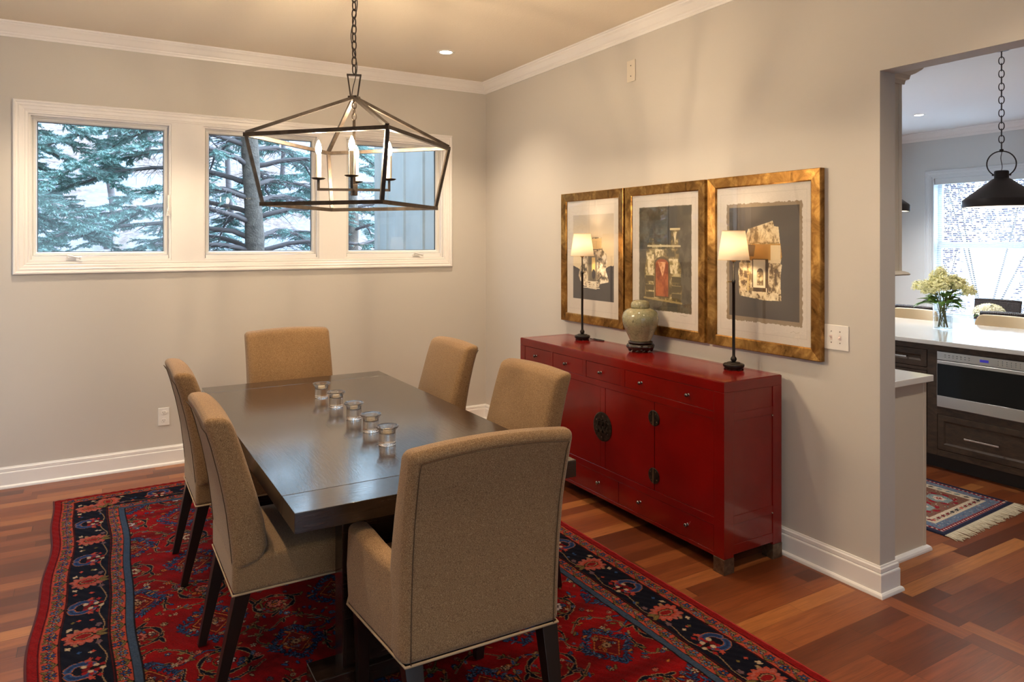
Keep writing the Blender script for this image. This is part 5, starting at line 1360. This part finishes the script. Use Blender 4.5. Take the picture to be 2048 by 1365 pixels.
for k in range(12):
    s=.16+k*.055; E(I,s,.145,.018,.011,.4,rr.choice([(110,30,36),(40,40,44),(180,90,76)]),.25,5); 
    for i in range(3): cv.line([(s+.02+.006*i,.13),(s+.017+.006*i,.155)],.003,(50,40,44))
for k in range(40):
    for x in (.145,Wd-.145): E(I,x,.16+k*.055,.011,.018,.4,rr.choice([(110,30,36),(40,40,44),(96,120,120)]),.25,5)
st2(.178,0,(120,82,66))
for j in range(7):
    for i in range(2):
        x=.32+.22*i; y=.30+.25*j
        for a in range(8): E(I,x+.085*math.cos(a*PI/4),y+.095*math.sin(a*PI/4),.026,.014,a*PI/4+1.2,(136,24,36),n=10)
        E(I,x,y,.066,.074,0,(128,140,136),.08,6); E(I,x,y,.034,.038,0,(206,176,156),.2,6); Fl(I,x,y,.020,6,(190,90,80),(220,210,190))
for k in range(500): cv.ell(rr.uniform(.18,Wd-.18),rr.uniform(.18,Hd-.18),.004,.004,0,rr.choice([(150,40,44),(200,176,150),(60,60,80),(96,120,110)]))
rs=np.random.RandomState(2); cv.a*=(.8+.4*rs.rand(cv.ny,cv.nx,1)).astype(np.float32); cv.a=np.clip(cv.a,0,1)
kr=thing('runner_rug','small blue and red Persian runner with white fringe on the kitchen floor','rug',((KR[0]+KR[1])/2,3.0,0))
def kmap(X,Y):
    ed=np.minimum(np.minimum(X,Wd-X),np.minimum(Y,Hd-Y)); x=KR[0]+X; y=KR[2]+Y-.06*X*0+ (x-KR[0])*.055
    return np.stack([x,y,np.where(ed<.001,.0012,.009)+.0*X],1)
canvas_sheet('pile',cv,kmap,m_rug,kr); del cv
m_fr=M('fringe wool',lin((206,190,160)),.95)
bm=B()
for i in range(150):
    x=KR[0]+(KR[1]-KR[0])*i/149; y=KR[2]+(x-KR[0])*.055; dx=rr.uniform(-.02,.03); L=rr.uniform(.06,.085)
    tube(bm,[(x,y+.006,.007),(x+dx*.4,y-L*.5,.005),(x+dx,y-L,.003)],.0026,5)
obj('fringe',bm,m_fr,kr,smooth=True)
# ============================================================ OUTDOORS
m_sid=M('blue grey siding',lin((196,194,190)),.7,noise=(3,.08))
bm=B(); box(bm,2.80,2.98,YW+.172,7.75,-.3,4.2)
for yy in (5.95,6.45,6.95,7.45): box(bm,2.775,2.80,yy-.025,yy+.025,-.3,4.2)
box(bm,2.77,3.0,7.70,7.80,-.3,4.2)
so=struct('wall_exterior',bm,m_sid)
def ground_mat():
    m=bpy.data.materials.new('leaf littered bank'); b=NB(m); v=b.coord(); n1=b.noise(v,9,6,.7); n2=b.noise(v,1.1,4)
    c=b.ramp(n1,[(.35,lin((64,50,46))),(.5,lin((104,86,78))),(.62,lin((128,116,118)))]); c=b.mix(b.ramp(n2,[(.4,(0,0,0)),(.6,(1,1,1))]),c,lin((112,112,122))); b.base(c); b.p.inputs['Roughness'].default_value=1; return m
bm=B(); N=40; q=random.Random(5)
gr=[[None]*(N+1) for _ in range(N+1)]
for i in range(N+1):
    for j in range(N+1):
        x=-22+44*i/N; y=YW+.2+34*(j/N); h=-.35+max(0,(y-11))*.42+q.uniform(-.12,.12)*min(1,(j/6)); gr[i][j]=bm.verts.new((x,y,min(h,6.5)))
for i in range(N):
    for j in range(N): bm.faces.new((gr[i][j],gr[i+1][j],gr[i+1][j+1],gr[i][j+1]))
struct('ground_hillside',bm,ground_mat(),smooth=True)
m_bark=M('grey spruce bark',lin((100,90,82)),.9,noise=(14,.35),bump=(40,.7,.02)); m_twig=M('bare twig',lin((92,84,84)),.9)
def needle_mat(nm,a,b_):
    m=bpy.data.materials.new(nm); b=NB(m); o=b.n('ShaderNodeTexCoord'); n=b.noise(o.outputs['Object'],2.2,4,.6)
    b.base(b.ramp(n,[(.35,a),(.65,b_)])); b.p.inputs['Roughness'].default_value=.6; b.p.inputs['Specular IOR Level'].default_value=.25; return m
m_needle=needle_mat('blue spruce needles',lin((80,112,104)),lin((160,190,184)))
def spruce(x,y,h,r0,seed,zlo,zhi,nb,lenf,label,fullness=1.0,base=-.3,amin=None,bare=.36,clear=None):
    q=random.Random(seed); t=thing('spruce_tree',label,'tree',(x,y,base),0,None)
    bm=B(); P_=[]; R_=[]
    for i in range(24):
        f=i/23; P_.append((x+.05*math.sin(f*9),y+.04*math.cos(f*7),base+h*f)); R_.append(r0*(1-.55*f)*(1+.06*math.sin(i*2.3)))
    tube(bm,P_,R_,20); obj('trunk',bm,m_bark,t,smooth=True)
    nv=[];nf=[]
    def needles(p,d,L,dens):
        n=int(L*dens*.9); d=d.normalized(); s1=d.orthogonal().normalized(); s2=d.cross(s1)
        for k in range(n):
            f=k/n; c=p+d*L*f; a=q.uniform(0,2*PI); o=(s1*math.cos(a)+s2*math.sin(a)); v=(o*.75+d*.65)
            Ln_=q.uniform(.030,.048)*(1-.25*f); sd=v.cross(o+d).normalized()*.0055; b0=len(nv)
            nv.append(c-sd); nv.append(c+sd); nv.append(c+v*Ln_); nf.append((b0,b0+1,b0+2))
    for b in range(nb):
        z=zlo+(zhi-zlo)*b/nb+q.uniform(-.05,.05); a=(amin[0]+(amin[1]-amin[0])*q.random()) if amin else b*2.399+q.uniform(-.3,.3)
        if clear and clear[0]<z<clear[1] and math.sin(a)<-.62: continue
        L=lenf*q.uniform(.75,1.1)*(1-.35*(z-zlo)/(zhi-zlo)); d=Vector((math.cos(a),math.sin(a),0)); p0=Vector((x,y,z))
        tip=p0+d*L
        if tip.y<6.25: L*=max(.3,(y-6.25)/(y-tip.y))
        tip=p0+d*L
        if tip.x>2.55 and tip.y<8.1 and y<10: continue
        pts=[]; n=12
        for i in range(n+1):
            f=i/n; pts.append(p0+d*L*f+Vector((0,0,.30*L*f*(1-f)*1.2-.16*L*f*f))+Vector((q.uniform(-.02,.02),q.uniform(-.02,.02),q.uniform(-.015,.015))))
        bm=B(); tube(bm,pts,[.030*(1-.85*i/n)+.003 for i in range(n+1)],7)
        for i in range(1,n*3+1):
            f=i/(n*3+.01); k=min(n-1,int(f*n)); pp=pts[k].lerp(pts[k+1],f*n-k); 
            for sd in (-1,1):
                if f<.10: continue
                dd=(d*.8+Vector((-d.y,d.x,0))*sd*q.uniform(.6,1.1)+Vector((0,0,q.uniform(-.45,.1)))).normalized(); tl=q.uniform(.20,.42)*(1-.45*f)*min(1,L)
                tp_=pp+dd*tl+Vector((0,0,-.06*tl)); tube(bm,[pp,pp.lerp(tp_,.5)+Vector((0,0,.015)),tp_],[.005,.0035,.002],4,caps=False)
                if f<bare and q.random()<.85:
                    # bare inner twigs
                    for _ in range(2):
                        e=pp+dd*tl*q.uniform(.3,.9); tube(bm,[e,e+Vector((q.uniform(-.15,.15),q.uniform(-.15,.15),q.uniform(-.16,.05)))],[.0025,.0012],3,caps=False)
                    continue
                needles(pp+dd*tl*.12,dd,tl*.95,300*fullness)
                for w_ in range(4):
                    e=pp+dd*tl*(.2+.2*w_); d2=(dd+Vector((-dd.y,dd.x,0))*q.choice((-1,1))*q.uniform(.5,.9)+Vector((0,0,q.uniform(-.5,.05)))).normalized(); needles(e,d2,tl*q.uniform(.35,.5),300*fullness)
        needles(pts[-3],(pts[-1]-pts[-3]),(pts[-1]-pts[-3]).length*1.1,320)
        obj('branch',bm,m_twig if True else m_bark,t,smooth=True)
    me=bpy.data.meshes.new('needles'); A_=np.array([(v.x-x,v.y-y,v.z-base) for v in nv],np.float32)
    me.from_pydata(A_.tolist(),[],nf); me.materials.append(m_needle); o=link('needles',me,t); o['kind']='stuff'
    return t
spruce(1.62,8.9,7.5,.125,3,.85,4.3,70,2.9,'blue spruce with a grey bare lower trunk outside the middle window',.9,bare=.5,clear=(1.3,3.7))
spruce(-2.0,9.0,7.0,.12,9,.5,4.4,92,2.8,'blue spruce with dense foliage outside the left window',1.0,bare=.12)
spruce(4.2,13.2,9,.14,12,.4,5.2,34,2.7,'farther blue spruce standing beyond the siding wall',.8,bare=.2)
def bare(x,y,h,r,seed,label):
    q=random.Random(seed); t=thing('bare_tree',label,'tree',(x,y,-.3),0,'bare trees on the bank beyond the spruces')
    zb=-.35+max(0,y-11)*.42; t.location.z=zb
    P_=[Vector((x,y,zb-.1))]; 
    for i in range(8): P_.append(P_[-1]+Vector((q.uniform(-.12,.12),q.uniform(-.1,.1),h/8)))
    obj('trunk',tube(B(),P_,[r*(1-.1*i) for i in range(9)],8),m_twig,t,smooth=True)
    bm=B()
    for i in range(2,9):
        for _ in range(3):
            a=q.uniform(0,6.28); L=q.uniform(.5,1.5); e=P_[i]+Vector((L*math.cos(a),L*math.sin(a),q.uniform(.4,1.2))); m_=P_[i].lerp(e,.5)+Vector((0,0,-.08)); tube(bm,[P_[i],m_,e],[r*.3,r*.2,r*.08],5)
            for _ in range(5):
                s_=m_.lerp(e,q.random()); tube(bm,[s_,s_+Vector((q.uniform(-.4,.4),q.uniform(-.4,.4),q.uniform(0,.5)))],[.012,.005],4,caps=False)
    obj('boughs',bm,m_twig,t,smooth=True)
q2=random.Random(77)
for k,(x,y) in enumerate(((-3.9,15),(-1.6,17),(.2,15.5),(2.6,16.5),(-2.6,20),(1.2,21),(4.2,19))): bare(x,y,6.5,.07,k,'thin leafless tree on the bank beyond the spruces')
# bright garden beyond the kitchen window
m_gard=M('pale sunlit terrace',(.85,.86,.88),.9)
struct('ground_terrace',boxb(XK+.3,30,-12,16,-.4,-.3),m_gard)
m_bush=M('dark shrub leaf',lin((92,76,90)),.8)
def shrub(x,y,r,h,n,seed,label,zm=0,ls=1):
    q=random.Random(seed); t=thing('shrub',label,'shrub',(x,y,-.3),0,'leafy shrubs outside the kitchen window')
    bm=B()
    for _ in range(4):
        a=q.uniform(0,6.28); tube(bm,[(x,y,-.3),(x+.4*r*math.cos(a),y+.4*r*math.sin(a),h*.4),(x+r*.8*math.cos(a),y+r*.8*math.sin(a),h*q.uniform(.7,1))],[.03,.018,.006],5)
    obj('stems',bm,m_twig,t)
    bm=B()
    for _ in range(n):
        u=q.uniform(0,6.28); f=q.uniform(.2,1)**.5; zz=q.uniform(zm,1); rr_=r*f*(1-.4*zz); p=Vector((x+rr_*math.cos(u),y+rr_*math.sin(u),-.2+h*zz)); d=Vector((q.uniform(-1,1),q.uniform(-1,1),q.uniform(-1,1))).normalized(); s_=d.orthogonal().normalized()*q.uniform(.03,.05)*ls; L=q.uniform(.10,.17)*ls
        a_=bm.verts.new(p); b_=bm.verts.new(p+d*L*.5+s_); c_=bm.verts.new(p+d*L); e_=bm.verts.new(p+d*L*.5-s_); bm.faces.new((a_,b_,c_,e_))
    o=obj('leaves',bm,m_bush,t); o['kind']='stuff'
shrub(16.5,7.9,2.3,4.4,9000,1,'tall purple-leaved shrub outside the kitchen window',.40,.72)
shrub(12.6,5.15,.55,1.6,1500,2,'small shrub outside the kitchen window, on the right of it',0,.6)
shrub(12.4,6.75,.6,1.9,1800,4,'small shrub outside the kitchen window, on the left of it',0,.6)
